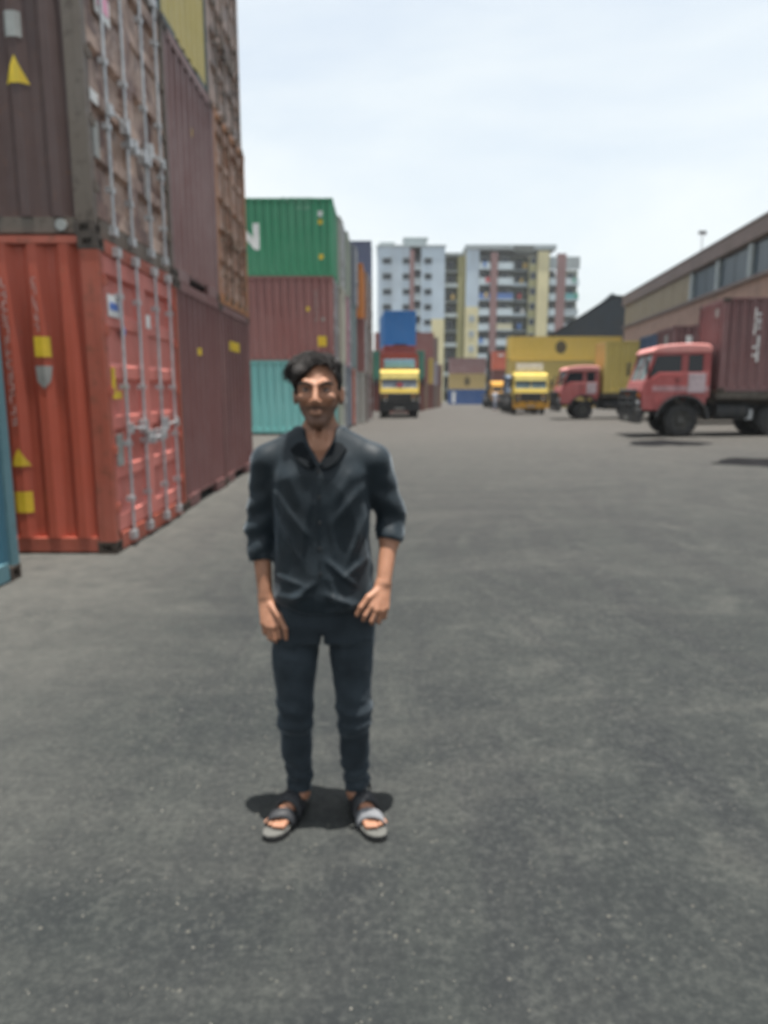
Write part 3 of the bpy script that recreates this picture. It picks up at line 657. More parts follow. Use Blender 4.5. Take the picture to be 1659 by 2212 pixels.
for xx in (20, 33, 46): 
    d = MB().box(xx, xx + 5, -.01, .06, 0, 4.6).build('loading_door', M('roller door steel', (.13, .14, .15), .6, .3), wh)
    for q in range(15): MB().box(xx + .05, xx + 4.95, .06, .085, .1 + q * .3, .32 + q * .3).build('slat', MT['bed'], d)
# dark open shed behind it
sh = thing('open_shed', 'dark gabled shed roof behind the long yellow container', 'shed', (21.0, 92, -1.0), R(-9))
m_dark = M('dark blue-grey sheet cladding', (.02, .03, .042), .7, 0, .25, .8, 0, .4, .2)  # dark sheet colour also paints in the shaded shed interior
b = MB(); n = 56
for i in range(n):
    x0, x1 = i * 14.4 / n, (i + 1) * 14.4 / n
    def top(x): return 9.25 + (x / 7.2) * 4.6 if x < 7.2 else 13.85 - (x - 7.2) * .09
    yy = .0 if i % 2 else .05
    b.quad((x0, yy, 5.5), (x1, yy, 5.5), (x1, yy, top(x1)), (x0, yy, top(x0)))
    b.quad((x1, 0, 5.5), (x1, .05, 5.5), (x1, .05, top(x1)), (x1, 0, top(x1)))
b.build('gable_cladding', m_dark, sh)
MB().prism([(.1, 9.45), (7.2, 14.02), (15.2, 13.3), (15.2, 13.15), (7.2, 13.87), (.1, 9.3)], -.25, 14).build('roof', M('near-black sheet roof', (.007, .009, .012), .95, 0, .2, 5, 0, .1), sh)  # roof sheet coloured near black all over
MB().box(7.0, 7.4, -.3, 13.5, 14.06, 14.2).build('ridge_cap', M('pale ridge flashing', (.3, .36, .4), .6), sh)
for x in (.1, 4.8, 9.6, 14.1): MB().box(x, x + .25, .1, .35, 0, 9.1).build('column', MT['frame'], sh)
# flood-light mast behind the warehouse roof
fl = thing('floodlight_mast', 'small floodlight mast above the warehouse roof', 'lamp post', (27.2, 64, 0)); MB().cyl((0, 0, 0), (0, 0, 14.6), .09, .05, n=8).build('mast', MT['steel'], fl); MB().box(-.32, .32, -.06, .06, 14.57, 14.65).build('cross_arm', MT['steel'], fl)
for x in (-.16, .16): MB().prism([(-.1, 14.66), (.12, 14.66), (.14, 14.9), (-.04, 14.91)], x - .14, x + .14, 'x').build('lamp_head', MT['frame'], fl)
pl = thing('dark_post', 'dark upright post left of the coral-orange container', 'pole', (12.45, 86.5, gz(12.4, 86))); MB().cyl((0, 0, 0), (0, 0, 6.4), .28, .24, n=12).build('shaft', MT['frame'], pl); MB().box(-.34, .34, -.34, .34, 0, .8).build('base', MT['frame'], pl, bevel=.03)  # dark upright: round shaft on a square base

# ------------------------------------------------------------------ apartment blocks beyond the yard
FL = 3.0; AY = 150.0
a_white = M('pale blue-white render', (.46, .54, .61), .85, 0, .08, .3, 0, .3, .25); a_cream = M('cream render', (.62, .56, .34), .85, 0, .1, .3, 0, .3, .25)
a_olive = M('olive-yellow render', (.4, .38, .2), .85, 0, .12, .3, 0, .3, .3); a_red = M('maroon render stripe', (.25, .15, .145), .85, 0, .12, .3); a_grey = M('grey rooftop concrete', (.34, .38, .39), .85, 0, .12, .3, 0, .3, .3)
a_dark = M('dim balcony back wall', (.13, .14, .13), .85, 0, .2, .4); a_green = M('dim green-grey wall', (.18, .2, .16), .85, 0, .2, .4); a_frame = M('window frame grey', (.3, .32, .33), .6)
rail_c = [M('balcony parapet ' + n_, c, .8, 0, .1, .5) for n_, c in (('white', (.5, .57, .6)), ('grey', (.33, .38, .4)), ('blue', (.1, .18, .4)), ('cream', (.5, .47, .33)), ('teal', (.12, .32, .33)))]
lr = random.Random(3); laund = [M('laundry ' + n_, c, .9) for n_, c in (('red', (.45, .08, .08)), ('white', (.65, .65, .63)), ('green', (.1, .3, .22)), ('blue', (.1, .2, .45)), ('ochre', (.5, .35, .12)))]
def awin(par, x0, x1, z0, z1, y):
    f = MB().box(x0, x1, y - .06, y, z0, z0 + .08).box(x0, x1, y - .06, y, z1 - .08, z1).box(x0, x0 + .08, y - .06, y, z0, z1).box(x1 - .08, x1, y - .06, y, z0, z1).build('window', a_frame, par)
    MB().box(x0 + .08, x1 - .08, y - .03, y - .01, z0 + .08, z1 - .08).build('pane', MT['bglass'], f); MB().box(x0 - .1, x1 + .1, y - .35, y - .062, z1 + .03, z1 + .12).build('hood', a_grey, f)
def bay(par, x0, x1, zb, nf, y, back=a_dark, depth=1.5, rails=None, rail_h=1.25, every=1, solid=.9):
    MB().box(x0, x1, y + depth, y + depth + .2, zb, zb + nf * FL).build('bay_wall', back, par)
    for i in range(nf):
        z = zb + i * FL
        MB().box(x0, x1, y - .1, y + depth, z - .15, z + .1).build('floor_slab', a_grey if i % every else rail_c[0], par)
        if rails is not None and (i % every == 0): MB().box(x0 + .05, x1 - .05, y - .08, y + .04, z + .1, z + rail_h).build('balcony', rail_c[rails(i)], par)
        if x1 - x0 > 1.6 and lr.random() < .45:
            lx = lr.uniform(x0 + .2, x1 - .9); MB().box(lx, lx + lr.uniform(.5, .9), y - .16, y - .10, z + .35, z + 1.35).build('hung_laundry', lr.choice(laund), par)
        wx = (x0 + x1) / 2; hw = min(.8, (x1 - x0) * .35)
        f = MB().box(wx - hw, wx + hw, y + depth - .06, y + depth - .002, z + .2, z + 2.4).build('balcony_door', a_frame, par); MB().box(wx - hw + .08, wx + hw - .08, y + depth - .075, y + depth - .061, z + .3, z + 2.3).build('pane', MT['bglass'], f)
zb = -1.4
# left block, x -1.35 .. 12.3, roof 30.4
A = thing('apartment_block', 'left pale blue apartment block with a maroon stripe, behind the yard', 'building', (0, AY, zb))
def vw(par, x0, x1, z0, z1, mat, y=0., d=.4, name='wall'): MB().box(x0, x1, y, y + d, z0, z1).build(name, mat, par)
top = 31.2; nfl = 10
for x0, x1 in ((-1.35, -.3), (1.55, 3.75), (7.5, 8.1), (9.7, 12.3)):
    vw(A, x0, x1, 17.2 if x0 > 9 else 0, top, a_white)
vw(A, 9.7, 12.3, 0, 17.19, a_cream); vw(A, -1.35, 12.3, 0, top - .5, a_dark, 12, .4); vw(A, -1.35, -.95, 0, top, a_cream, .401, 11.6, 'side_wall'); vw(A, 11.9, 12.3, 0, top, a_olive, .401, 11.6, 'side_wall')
for x0, x1 in ((-.3, 1.55), (3.75, 5.2), (8.1, 9.7)):
    for i in range(nfl + 1):
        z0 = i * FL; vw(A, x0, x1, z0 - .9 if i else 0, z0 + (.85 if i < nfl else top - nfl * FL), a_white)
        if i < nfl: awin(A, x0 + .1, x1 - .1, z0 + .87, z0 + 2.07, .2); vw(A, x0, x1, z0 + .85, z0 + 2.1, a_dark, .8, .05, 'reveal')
vw(A, 5.2, 6.1, 0, top - .6, a_red, -.25, .6, 'stripe')
bay(A, 6.1, 7.5, 0, nfl, .1, MT['frame'], 1.4, lambda i: 1)
MB().box(-1.5, 12.45, -.15, 12.5, top, top + .35).build('parapet', a_grey, A)
MB().box(4.3, 8.6, 3, 8, top + .35, top + 2.1).build('stair_tower', a_grey, A); MB().box(3.9, 9.0, 2.7, 8.3, top + 2.1, top + 2.35).build('tower_roof', a_grey, A); MB().box(-.9, 2.2, 3, 6, top + .35, top + 1.5).build('water_tank', a_grey, A)
# middle link with deep balconies
Bk = thing('apartment_block', 'recessed middle link of the apartment blocks with deep dark balconies', 'building', (0, AY + 3, zb))
bay(Bk, 12.5, 15.2, 0, 10, 0, a_green, 2.2, lambda i: 0, .6, 2); vw(Bk, 15.2, 16.6, 0, 30, a_olive); vw(Bk, 12.4, 16.6, 30.02, 30.6, a_grey, -.2, 9, 'parapet')
# right block
Cb = thing('apartment_block', 'right apartment block with stacked white balconies and a yellow column', 'building', (0, AY, zb)); top = 31.6
vw(Cb, 16.6, 19.2, 19.6, top, a_white); vw(Cb, 16.6, 19.2, 0, 19.58, a_cream); vw(Cb, 16.6, 17.0, 0, top, a_cream, .401, 11, 'side_wall')
for i in range(6): MB().box(17.3, 18.5, -.06, -.002, 1.6 + i * FL, 2.9 + i * FL).build('ledge_panel', a_grey, Cb)
bay(Cb, 19.2, 21.5, 0, 10, 0, a_dark, 1.6, lambda i: 2 if i == 7 else 0)
vw(Cb, 21.5, 22.9, 0, top - 1.5, a_red, -.3, .8, 'stripe')
bay(Cb, 22.9, 26.2, 0, 10, 0, a_dark, 1.6, lambda i: 2 if i == 7 else (3 if i == 5 else 0))
bay(Cb, 26.4, 29.4, 0, 10, 1.6, a_green, 2.2, lambda i: 0, .55, 2)
vw(Cb, 29.4, 31.0, 0, top - 2.0, a_olive, .6); vw(Cb, 31.0, 33.3, 0, top - 1.2, a_cream, 0)
for i in range(10): awin(Cb, 29.6, 30.8, 1.0 + i * FL, 2.3 + i * FL, .6)
MB().box(16.4, 34.6, -.2, 12, top - .9, top).build('parapet', a_grey, Cb); MB().box(26, 30, -.3, -.201, top - 1.5, top - .2).build('parapet_panel', a_dark, Cb)
Dw = thing('apartment_block', 'rightmost apartment wing with teal balconies and a maroon stripe', 'building', (0, AY + .5, zb)); top = 29.4
bay(Dw, 33.5, 35.0, 0, 9, 0, a_dark, 1.4, lambda i: 0); vw(Dw, 35.0, 36.8, 0, top + .6, a_red, -.2, .8, 'stripe'); bay(Dw, 36.8, 39.6, 0, 9, -.1, a_green, 1.5, lambda i: 4 if i in (7, 4) else (1 if i % 3 == 0 else 0))
vw(Dw, 33.4, 39.6, 27, top, a_grey, -.1, .5, 'parapet'); vw(Dw, 33.4, 39.8, 0, 27, a_dark, 8, .4); vw(Cb, 17, 34.4, 0, 30, a_dark, 6, .4, 'core_wall'); vw(Bk, 12.4, 16.6, 0, 30, a_dark, 6, .4, 'core_wall')
# ------------------------------------------------------------------ grit and dark patches on the ground
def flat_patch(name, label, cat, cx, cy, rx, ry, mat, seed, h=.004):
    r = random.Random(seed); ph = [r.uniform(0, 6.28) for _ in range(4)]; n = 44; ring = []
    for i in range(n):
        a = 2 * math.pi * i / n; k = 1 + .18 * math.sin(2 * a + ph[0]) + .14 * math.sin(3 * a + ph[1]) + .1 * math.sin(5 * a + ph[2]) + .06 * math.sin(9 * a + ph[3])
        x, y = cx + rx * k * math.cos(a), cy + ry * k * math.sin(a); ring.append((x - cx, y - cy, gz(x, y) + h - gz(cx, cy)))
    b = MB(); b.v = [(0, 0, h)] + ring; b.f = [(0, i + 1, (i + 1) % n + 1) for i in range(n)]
    o = b.build(name, mat); o.location = (cx, cy, gz(cx, cy)); return tag(o, label, cat, 'dark patches on the yard')
m_patch = M('near-black asphalt', (.011, .011, .012), .95, 0, .4, 3, .2, .05)  # irregular sheets coloured near black over the asphalt
flat_patch('dark_patch', 'long dark patch in front of the nearest red lorry', 'stain', 7.8, 19.8, .85, 1.35, m_patch, 3)
flat_patch('dark_patch', 'dark patch on the ground at the right edge of the picture', 'stain', 7.55, 14.0, .9, 1.0, m_patch, 5)
def grit():
    r = random.Random(11); b = MB(); pts = []
    for _ in range(1500):
        y = .9 + 9 * r.random() ** 1.8; x = r.uniform(-.62, .62) * (y + .9) * 1.05
        if x < -2.4 and y > 3: continue
        pts.append((x, y))
    for cx, cy, n in ((1.15, 1.55, 60), (.9, 1.35, 60), (.35, 1.6, 40), (1.9, 3.4, 40), (-2.4, 4.8, 90), (1.5, 2.4, 40)):
        pts += [(r.gauss(cx, .16), r.gauss(cy, .12)) for _ in range(n)]
    for x, y in pts:
        if abs(x + .215) < .25 and abs(y - 2.36) < .16: continue
        s = .002 + .0045 * r.random() ** 3; a = r.uniform(0, 6.28); z = gz(x, y); n = 5; i0 = len(b.v)
        for k in range(n):
            q = a + k * 6.283 / n; rr = s * r.uniform(.8, 1.3); b.v.append((x + rr * math.cos(q), y + rr * math.sin(q), z - .001))
        for k in range(n):
            q = a + k * 6.283 / n + .3; rr = s * r.uniform(.4, .8); b.v.append((x + rr * math.cos(q), y + rr * math.sin(q), z + s * r.uniform(.5, .9)))
        b.f += [(i0 + k, i0 + (k + 1) % n, i0 + n + (k + 1) % n, i0 + n + k) for k in range(n)] + [tuple(i0 + n + k for k in range(n))]
    m, t, p = newmat('loose pale grit'); v = pos(t); n1 = noise(t, v, 60, 2)
    t.links.new(mixc(t, rng(t, n1, .35, .65, 0, 1), (.06, .06, .056), (.19, .18, .155)), p.inputs['Base Color']); p.inputs['Roughness'].default_value = .9
    return tag(b.build('gravel', m), 'loose pale grit scattered over the asphalt', 'gravel', kind='stuff')
grit()

# ------------------------------------------------------------------ people: signed-distance modelling and surface nets
class Field:
    def __init__(s, lo, hi, h):
        s.lo = np.array(lo, float); s.h = h; s.n = np.ceil((np.array(hi) - s.lo) / h).astype(int) + 1
        s.D = np.full(s.n, .2, np.float32)
    def sub(s, lo, hi):
        a = np.clip(np.floor((np.array(lo) - s.lo) / s.h).astype(int), 0, s.n); b = np.clip(np.ceil((np.array(hi) - s.lo) / s.h).astype(int) + 1, 0, s.n)
        sl = tuple(slice(i, j) for i, j in zip(a, b))
        g = np.meshgrid(*[(s.lo[k] + s.h * np.arange(a[k], b[k])).astype(np.float32) for k in range(3)], indexing='ij'); return sl, g
    def comb(s, sl, d, k, op):
        A = s.D[sl]
        if op == 'u':
            if k > 0: hh = np.clip(.5 + .5 * (A - d) / k, 0, 1); s.D[sl] = A * (1 - hh) + d * hh - k * hh * (1 - hh)
            else: s.D[sl] = np.minimum(A, d)
        else:
            if k > 0: hh = np.clip(.5 - .5 * (A + d) / k, 0, 1); s.D[sl] = A * (1 - hh) - d * hh + k * hh * (1 - hh)
            else: s.D[sl] = np.maximum(A, -d)
    def ell(s, c, r, k=.01, op='u', rot=0):
        c = np.array(c, float); r = np.array(r, float); m = r.max() + k + .03; sl, (X, Y, Z) = s.sub(c - m, c + m)
        x, y, z = X - c[0], Y - c[1], Z - c[2]
        if rot: x, y = x * math.cos(rot) + y * math.sin(rot), -x * math.sin(rot) + y * math.cos(rot)
        q0 = np.sqrt((x / r[0]) ** 2 + (y / r[1]) ** 2 + (z / r[2]) ** 2); q1 = np.sqrt((x / r[0] ** 2) ** 2 + (y / r[1] ** 2) ** 2 + (z / r[2] ** 2) ** 2) + 1e-6
        s.comb(sl, q0 * (q0 - 1) / q1, k, op); return s
    def cone(s, a, b, ra, rb, k=.01, op='u', sq=(1, 1, 1)):
        a = np.array(a, float); b = np.array(b, float); m = max(ra, rb) * max(1 / min(sq), 1) + k + .02
        sl, (X, Y, Z) = s.sub(np.minimum(a, b) - m, np.maximum(a, b) + m)
        ab = b - a; t = np.clip(((X - a[0]) * ab[0] + (Y - a[1]) * ab[1] + (Z - a[2]) * ab[2]) / max(1e-9, ab @ ab), 0, 1)
        d = np.sqrt(((X - a[0] - t * ab[0]) * sq[0]) ** 2 + ((Y - a[1] - t * ab[1]) * sq[1]) ** 2 + ((Z - a[2] - t * ab[2]) * sq[2]) ** 2) - (ra + (rb - ra) * t)
        s.comb(sl, d, k, op); return s
    def chain(s, pts, rs, k=.006, sq=(1, 1, 1)):
        for i in range(len(pts) - 1): s.cone(pts[i], pts[i + 1], rs[i], rs[i + 1], k, 'u', sq)
        return s
    def loft(s, zs, prof, k=.01, op='u', pw=2.0):
        """stack of ellipses: prof rows z, cx, cy, a, b"""
        P_ = np.array(prof, float); m = P_[:, 3:5].max() + .04; z0, z1 = P_[0, 0], P_[-1, 0]
        sl, (X, Y, Z) = s.sub((P_[:, 1].min() - m, P_[:, 2].min() - m, z0 - .03), (P_[:, 1].max() + m, P_[:, 2].max() + m, z1 + .03))
        zt = np.linspace(z0, z1, 240); nw = max(1, int(.022 / (z1 - z0) * 240)); ker = np.hanning(2 * nw + 3)[1:-1]; ker /= ker.sum()
        f = [np.interp(Z, zt, np.convolve(np.pad(np.interp(zt, P_[:, 0], P_[:, i]), nw, mode='edge'), ker, 'valid')).astype(np.float32) for i in range(1, 5)]
        q = (np.abs((X - f[0]) / f[2]) ** pw + np.abs((Y - f[1]) / f[3]) ** pw) ** (1 / pw); d = (q - 1) * np.minimum(f[2], f[3])
        s.comb(sl, np.maximum(d, np.maximum(z0 - Z, Z - z1)), k, op); return s
    def fun(s, fn, lo, hi, k=0, op='u'):
        sl, g = s.sub(lo, hi); s.comb(sl, fn(*g).astype(np.float32), k, op); return s
    def warp(s, fn):
        sl, g = s.sub(s.lo, s.lo + s.h * (s.n - 1)); s.D[sl] += fn(*g).astype(np.float32); return s
    def mesh(s, name, smooth=1):
        D = s.D; I = D < 0; n = D.shape
        cnt = np.zeros([q - 1 for q in n], np.int8)
        offs = [(i, j, k) for i in (0, 1) for j in (0, 1) for k in (0, 1)]
        def cs(o): return tuple(slice(o[q], n[q] - 1 + o[q]) for q in range(3))
        for o in offs: cnt += I[cs(o)]
        act = (cnt > 0) & (cnt < 8); idx = np.argwhere(act); vid = np.full(cnt.shape, -1, np.int32); vid[act] = np.arange(len(idx))
        acc = np.zeros((len(idx), 3)); num = np.zeros(len(idx))
        for o in offs:
            for ax in range(3):
                if o[ax]: continue
                e = list(o); e[ax] = 1
                d0 = D[tuple((idx + o).T)]; d1 = D[tuple((idx + e).T)]; cr_ = (d0 < 0) != (d1 < 0)
                t = np.where(cr_, d0 / np.where(cr_, d0 - d1, 1), 0); p = np.tile(np.array(o, float), (len(idx), 1)); p[:, ax] += t
                acc[cr_] += p[cr_]; num[cr_] += 1
        V = s.lo + (idx + acc / num[:, None]) * s.h; F = []
        for ax in range(3):
            u, v = (ax + 1) % 3, (ax + 2) % 3
            a = [slice(None)] * 3; b_ = [slice(None)] * 3; a[ax] = slice(0, n[ax] - 1); b_[ax] = slice(1, n[ax])
            ch = I[tuple(a)] != I[tuple(b_)]; e = np.argwhere(ch)
            e = e[(e[:, u] > 0) & (e[:, v] > 0) & (e[:, u] < n[u] - 1) & (e[:, v] < n[v] - 1)]
            du = np.zeros(3, int); du[u] = 1; dv = np.zeros(3, int); dv[v] = 1
            q = np.stack([vid[tuple((e - du - dv).T)], vid[tuple((e - dv).T)], vid[tuple(e.T)], vid[tuple((e - du).T)]], 1)
            fl_ = ~I[tuple(e.T)]; q[fl_] = q[fl_][:, ::-1]; F.append(q)
        F = np.concatenate(F); F = F[(F >= 0).all(1)]
        for _ in range(smooth):
            S = np.zeros_like(V); c = np.zeros(len(V))
            for i, j in ((0, 1), (1, 2), (2, 3), (3, 0)):
                np.add.at(S, F[:, i], V[F[:, j]]); np.add.at(S, F[:, j], V[F[:, i]]); np.add.at(c, F[:, i], 1); np.add.at(c, F[:, j], 1)
            V = .5 * V + .5 * S / np.maximum(c, 1)[:, None]
        me = bpy.data.meshes.new(name); me.vertices.add(len(V)); me.vertices.foreach_set('co', V.astype(np.float32).ravel())
        me.loops.add(F.size); me.loops.foreach_set('vertex_index', F.astype(np.int32).ravel()); me.polygons.add(len(F)); me.polygons.foreach_set('loop_start', np.arange(0, F.size, 4, dtype=np.int32))
        me.update(calc_edges=True); me.materials.append(None); me.shade_smooth(); return me, V
def vnoise(X, Y, Z, f, seed):
    r = np.random.RandomState(seed); out = 0
    for _ in range(6):
        d = r.normal(size=3); d /= np.linalg.norm(d); out = out + np.sin((X * d[0] + Y * d[1] + Z * d[2]) * f * r.uniform(.7, 1.4) + r.uniform(0, 6.28))
    return out / 6
def ridge(X, Z, a, b, w_):
    ax, az = a; bx, bz = b; dx, dz = bx - ax, bz - az; L2 = dx * dx + dz * dz
    t = np.clip(((X - ax) * dx + (Z - az) * dz) / L2, 0, 1); d2 = (X - ax - t * dx) ** 2 + (Z - az - t * dz) ** 2
    return np.exp(-d2 / (w_ * w_)) * np.sin(np.pi * np.clip(t * .9 + .05, 0, 1))

PX, PY = -.215, 2.40
man = thing('person', 'young man in black shirt and dark jeans standing, thumb at his pocket', 'person', (PX, PY, gz(PX, PY)))
# palms, arms --------------------------------------------------
ARM_L = [(-.178, .02, 1.318), (-.216, .03, 1.07), (-.196, -.012, .84)]            # picture left
ARM_R = [(.182, .02, 1.318), (.242, .050, 1.10), (.214, -.055, .900)]              # picture right
B = Field((-.36, -.24, -.005), (.36, .20, 1.70), .0034)
# skull, face
HX = -.004; HZ = -.007; hd = lambda x, y, z: (x + HX, y, z + HZ)
B.ell(hd(0, .020, 1.576), (.071, .087, .080), .02).ell(hd(0, -.022, 1.530), (.0605, .066, .082), .02)
B.cone(hd(0, -.030, 1.482), hd(0, -.058, 1.449), .038, .019, .02)
for s_ in (-1, 1):
    B.cone(hd(s_ * .050, .0, 1.505), hd(s_ * .013, -.060, 1.450), .014, .015, .02); B.ell(hd(s_ * .042, -.068, 1.526), (.022, .020, .018), .014)
    B.ell(hd(s_ * .031, -.098, 1.5535), (.019, .021, .0125), .010, 's')
    B.ell(hd(s_ * .0765, .014, 1.532), (.008, .021, .031), .006, rot=s_ * -.35); B.ell(hd(s_ * .084, .006, 1.535), (.006, .011, .018), .004, 's')
    B.ell(hd(s_ * .0125, -.1, 1.5135), (.0085, .010, .0075), .005)
for s_ in (-1, 1): B.chain([hd(s_ * .047, -.069, 1.567), hd(s_ * .031, -.0795, 1.5745), hd(s_ * .012, -.0835, 1.5695)], [.008, .0105, .009], .012)
for s_ in (-1, 1):
    B.chain([hd(s_ * .0165, -.079, 1.5545), hd(s_ * .026, -.0825, 1.5595), hd(s_ * .037, -.081, 1.5595), hd(s_ * .047, -.074, 1.554)], [.003, .0042, .0042, .003], .003)
B.cone(hd(0, -.086, 1.563), hd(0, -.108, 1.519), .007, .0115, .008)
B.cone(hd(-.017, -.084, 1.4835), hd(.017, -.084, 1.4835), .0055, .0055, .005).cone(hd(-.014, -.083, 1.4745), hd(.014, -.083, 1.4745), .0068, .0068, .004)
for s_ in (-1, 1): B.ell(hd(s_ * .006, -.1125, 1.507), (.004, .004, .003), .003, 's')
# neck, shoulders, trunk and limbs beneath the clothes
B.cone((0, .022, 1.50), (0, .028, 1.37), .047, .053, .02)
for s_ in (-1, 1):
    B.cone((s_ * .032, .032, 1.405), (s_ * .14, .022, 1.318), .032, .028, .03); B.cone((s_ * .010, -.046, 1.352), (s_ * .045, -.034, 1.358), .008, .007, .012)
    B.cone((s_ * .022, -.028, 1.45), (s_ * .012, -.045, 1.37), .010, .009, .012)
B.loft(None, [(.72, .005, .02, .135, .085), (.9, .005, .02, .125, .08), (1.1, .0, .02, .125, .08), (1.25, 0, .015, .13, .082), (1.36, 0, .02, .115, .068), (1.40, 0, .025, .07, .05)], .02)
for arm in (ARM_L, ARM_R):
    B.chain(arm, [.040, .036, .0245], .015); e_, w_ = Vector(arm[1]), Vector(arm[2]); q = e_.lerp(w_, .25); B.ell(q, (.037, .039, .055), .02)
LEG = {-1: [(-.075, .02, .76), (-.100, .0, .40), (-.095, .035, .07)], 1: [(.085, .02, .76), (.102, .0, .40), (.112, .035, .07)]}
for s_ in (-1, 1):
    B.chain(LEG[s_], [.068, .044, .031], .02)
    hx = LEG[s_][2][0]; tx = hx + s_ * .058
    B.cone((hx, .062, .052), (hx + s_ * .060, -.072, .043), .030, .022, .02, sq=(1, 1, 1.15)).cone((hx - s_ * .004, .03, .08), (hx + s_ * .040, -.05, .055), .030, .022, .02)
    for i in range(5):                        # toes, big toe on the inner side
        o = (i - 2) * .0155; ln = (.052, .05, .044, .037, .028)[i]; r0 = (.0125, .0092, .0088, .0085, .008)[i]
        bx, by = hx + s_ * (.058 + o) , -.080 + abs(o) * .25; B.cone((bx, by, .044), (bx + s_ * (.018), by - ln, .038), r0, r0 * .9, .004)
# hands -------------------------------------------------------
def hand(wr, kn, fing, thumb, th=.014):
    """wr wrist point; kn four knuckles; fing per finger list of joint offsets; thumb joints"""
    c = [Vector(k) for k in kn]; wv = Vector(wr)
    for i in range(4):
        base = wv + (c[i] - sum(c, Vector()) / 4) * .55; B.cone(base, c[i], .0135, .0115, .010)
    for i in range(4):
        p = [c[i]]
        for o in fing[i]: p.append(p[-1] + Vector(o))
        B.chain(p, [.0098, .0088, .0082, .0072], .003)
    B.chain([Vector(q) for q in thumb], [.0135, .0115, .0098, .0080], .004)
hand((-.196, -.014, .835), [(-.150, -.052, .748), (-.167, -.056, .743), (-.184, -.053, .745), (-.200, -.044, .752)],
     [[(.006, -.004, -.040), (.006, .020, -.016), (.0, .020, .004)], [(.006, -.003, -.043), (.004, .022, -.016), (.0, .020, .006)], [(.005, -.002, -.041), (.004, .021, -.014), (0, .018, .006)], [(.004, .0, -.033), (.003, .018, -.010), (0, .014, .005)]],
     [(-.178, -.03, .815), (-.144, -.058, .782), (-.122, -.072, .742), (-.120, -.068, .706)])
hand((.213, -.058, .894), [(.172, -.108, .832), (.190, -.110, .820), (.207, -.101, .816), (.222, -.087, .820)],
     [[(-.020, -.010, -.028), (-.006, .014, -.018), (.006, .018, -.004)], [(-.016, -.005, -.036), (.0, .020, -.014), (.005, .018, .002)], [(-.011, .0, -.037), (.002, .021, -.011), (.004, .017, .004)], [(-.008, .003, -.031), (.002, .018, -.008), (.003, .013, .004)]],
     [(.197, -.074, .880), (.163, -.105, .862), (.139, -.116, .832), (.125, -.113, .804)])
me, V = B.mesh('body', 1); del B
att = me.attributes.new('tint', 'FLOAT', 'POINT'); x, y, z = V[:, 0] - HX, V[:, 1], V[:, 2] - HZ
ss = lambda a, b, q: np.clip((q - a) / (b - a), 0, 1) ** 2 * (3 - 2 * np.clip((q - a) / (b - a), 0, 1))
beard_shade = ss(.012, -.03, y) * (1 - ss(1.492, 1.508, z + .25 * (np.abs(x) < .03) * 0)) * ss(1.405, 1.44, z) * (1 - .75 * np.exp(-((x / .02) ** 2 + ((z - 1.479) / .008) ** 2)))  # stubble, with lower-face shade painted into the same tint
jaw = ss(.045, .062, np.abs(x)) * ss(1.54, 1.515, z) * ss(1.42, 1.45, z); tint = np.clip(beard_shade * .68 + jaw * .5 + .42 * np.exp(-(((np.abs(x) - .030) / .017) ** 2 + ((z - 1.559) / .010) ** 2)) * (y < -.05) + .9 * np.exp(-((x / .024) ** 2 + ((z - 1.4955) / .0045) ** 2)) * (y < -.07), 0, .85) * (z > 1.40)  # skin round the eyes tinted darker: lids plus painted socket shade
att.data.foreach_set('value', tint.astype(np.float32))
m_skin, t, p = newmat('tan skin'); v = pos(t); n1 = noise(t, v, 28, 5)
a_ = t.nodes.new('ShaderNodeAttribute'); a_.attribute_name = 'tint'
c = mixc(t, rng(t, n1, .3, .7, 0, 1), (.275, .132, .079), (.365, .183, .113)); c = mixc(t, a_.outputs['Fac'], c, (.05, .032, .026)); t.links.new(c, p.inputs['Base Color'])
p.inputs['Roughness'].default_value = .5; p.inputs['Subsurface Weight'].default_value = .08; p.inputs['Subsurface Radius'].default_value = (.01, .004, .002); p.inputs['Specular IOR Level'].default_value = .35
bump(t, p, noise(t, v, 220, 3), .15, .002)
body = inst('body', me, m_skin, man)
# eyes and brows
m_eye = M('eye white', (.34, .29, .27), .25, 0, .05); m_iris = M('dark iris', (.02, .012, .01), .2, 0, .05); m_hair = M('black hair', (.017, .0135, .012), .5, 0, .4, 60, .5, .3)
for s_ in (-1, 1):
    e = MB().lathe([(.0115 * math.sin(a), max(1e-4, .0115 * math.cos(a))) for a in [(-1.5708 + .3142 * k) for k in range(11)]], 14, hd(s_ * .031, -.0735, 1.5540)).build('eye', m_eye, man, True)
    MB().lathe([(-.0123, 1e-4), (-.0118, .0036), (-.0103, .0062), (-.0092, .0064)], 12, hd(s_ * .031, -.0735, 1.5540)).build('iris', m_iris, e, True)
    b = MB()
    for k in range(26):
        q = k / 25; r0 = random.Random(k + 40 * s_); xx = s_ * (.0145 + .037 * q); zz = 1.5685 + .0075 * math.sin(min(1, q * 1.5) * 1.57) - .009 * max(0, q - .55)
        yy = -.0965 + .35 * max(0, abs(xx) - .02) ** 1 * .8; b.cyl(hd(xx, yy, zz - .002), hd(xx + s_ * .008, yy + .0015, zz + .0035 * (1 - q) + r0.uniform(-.001, .001)), .0038, .0018, n=4)
    b.build('eyebrow', m_hair, man)
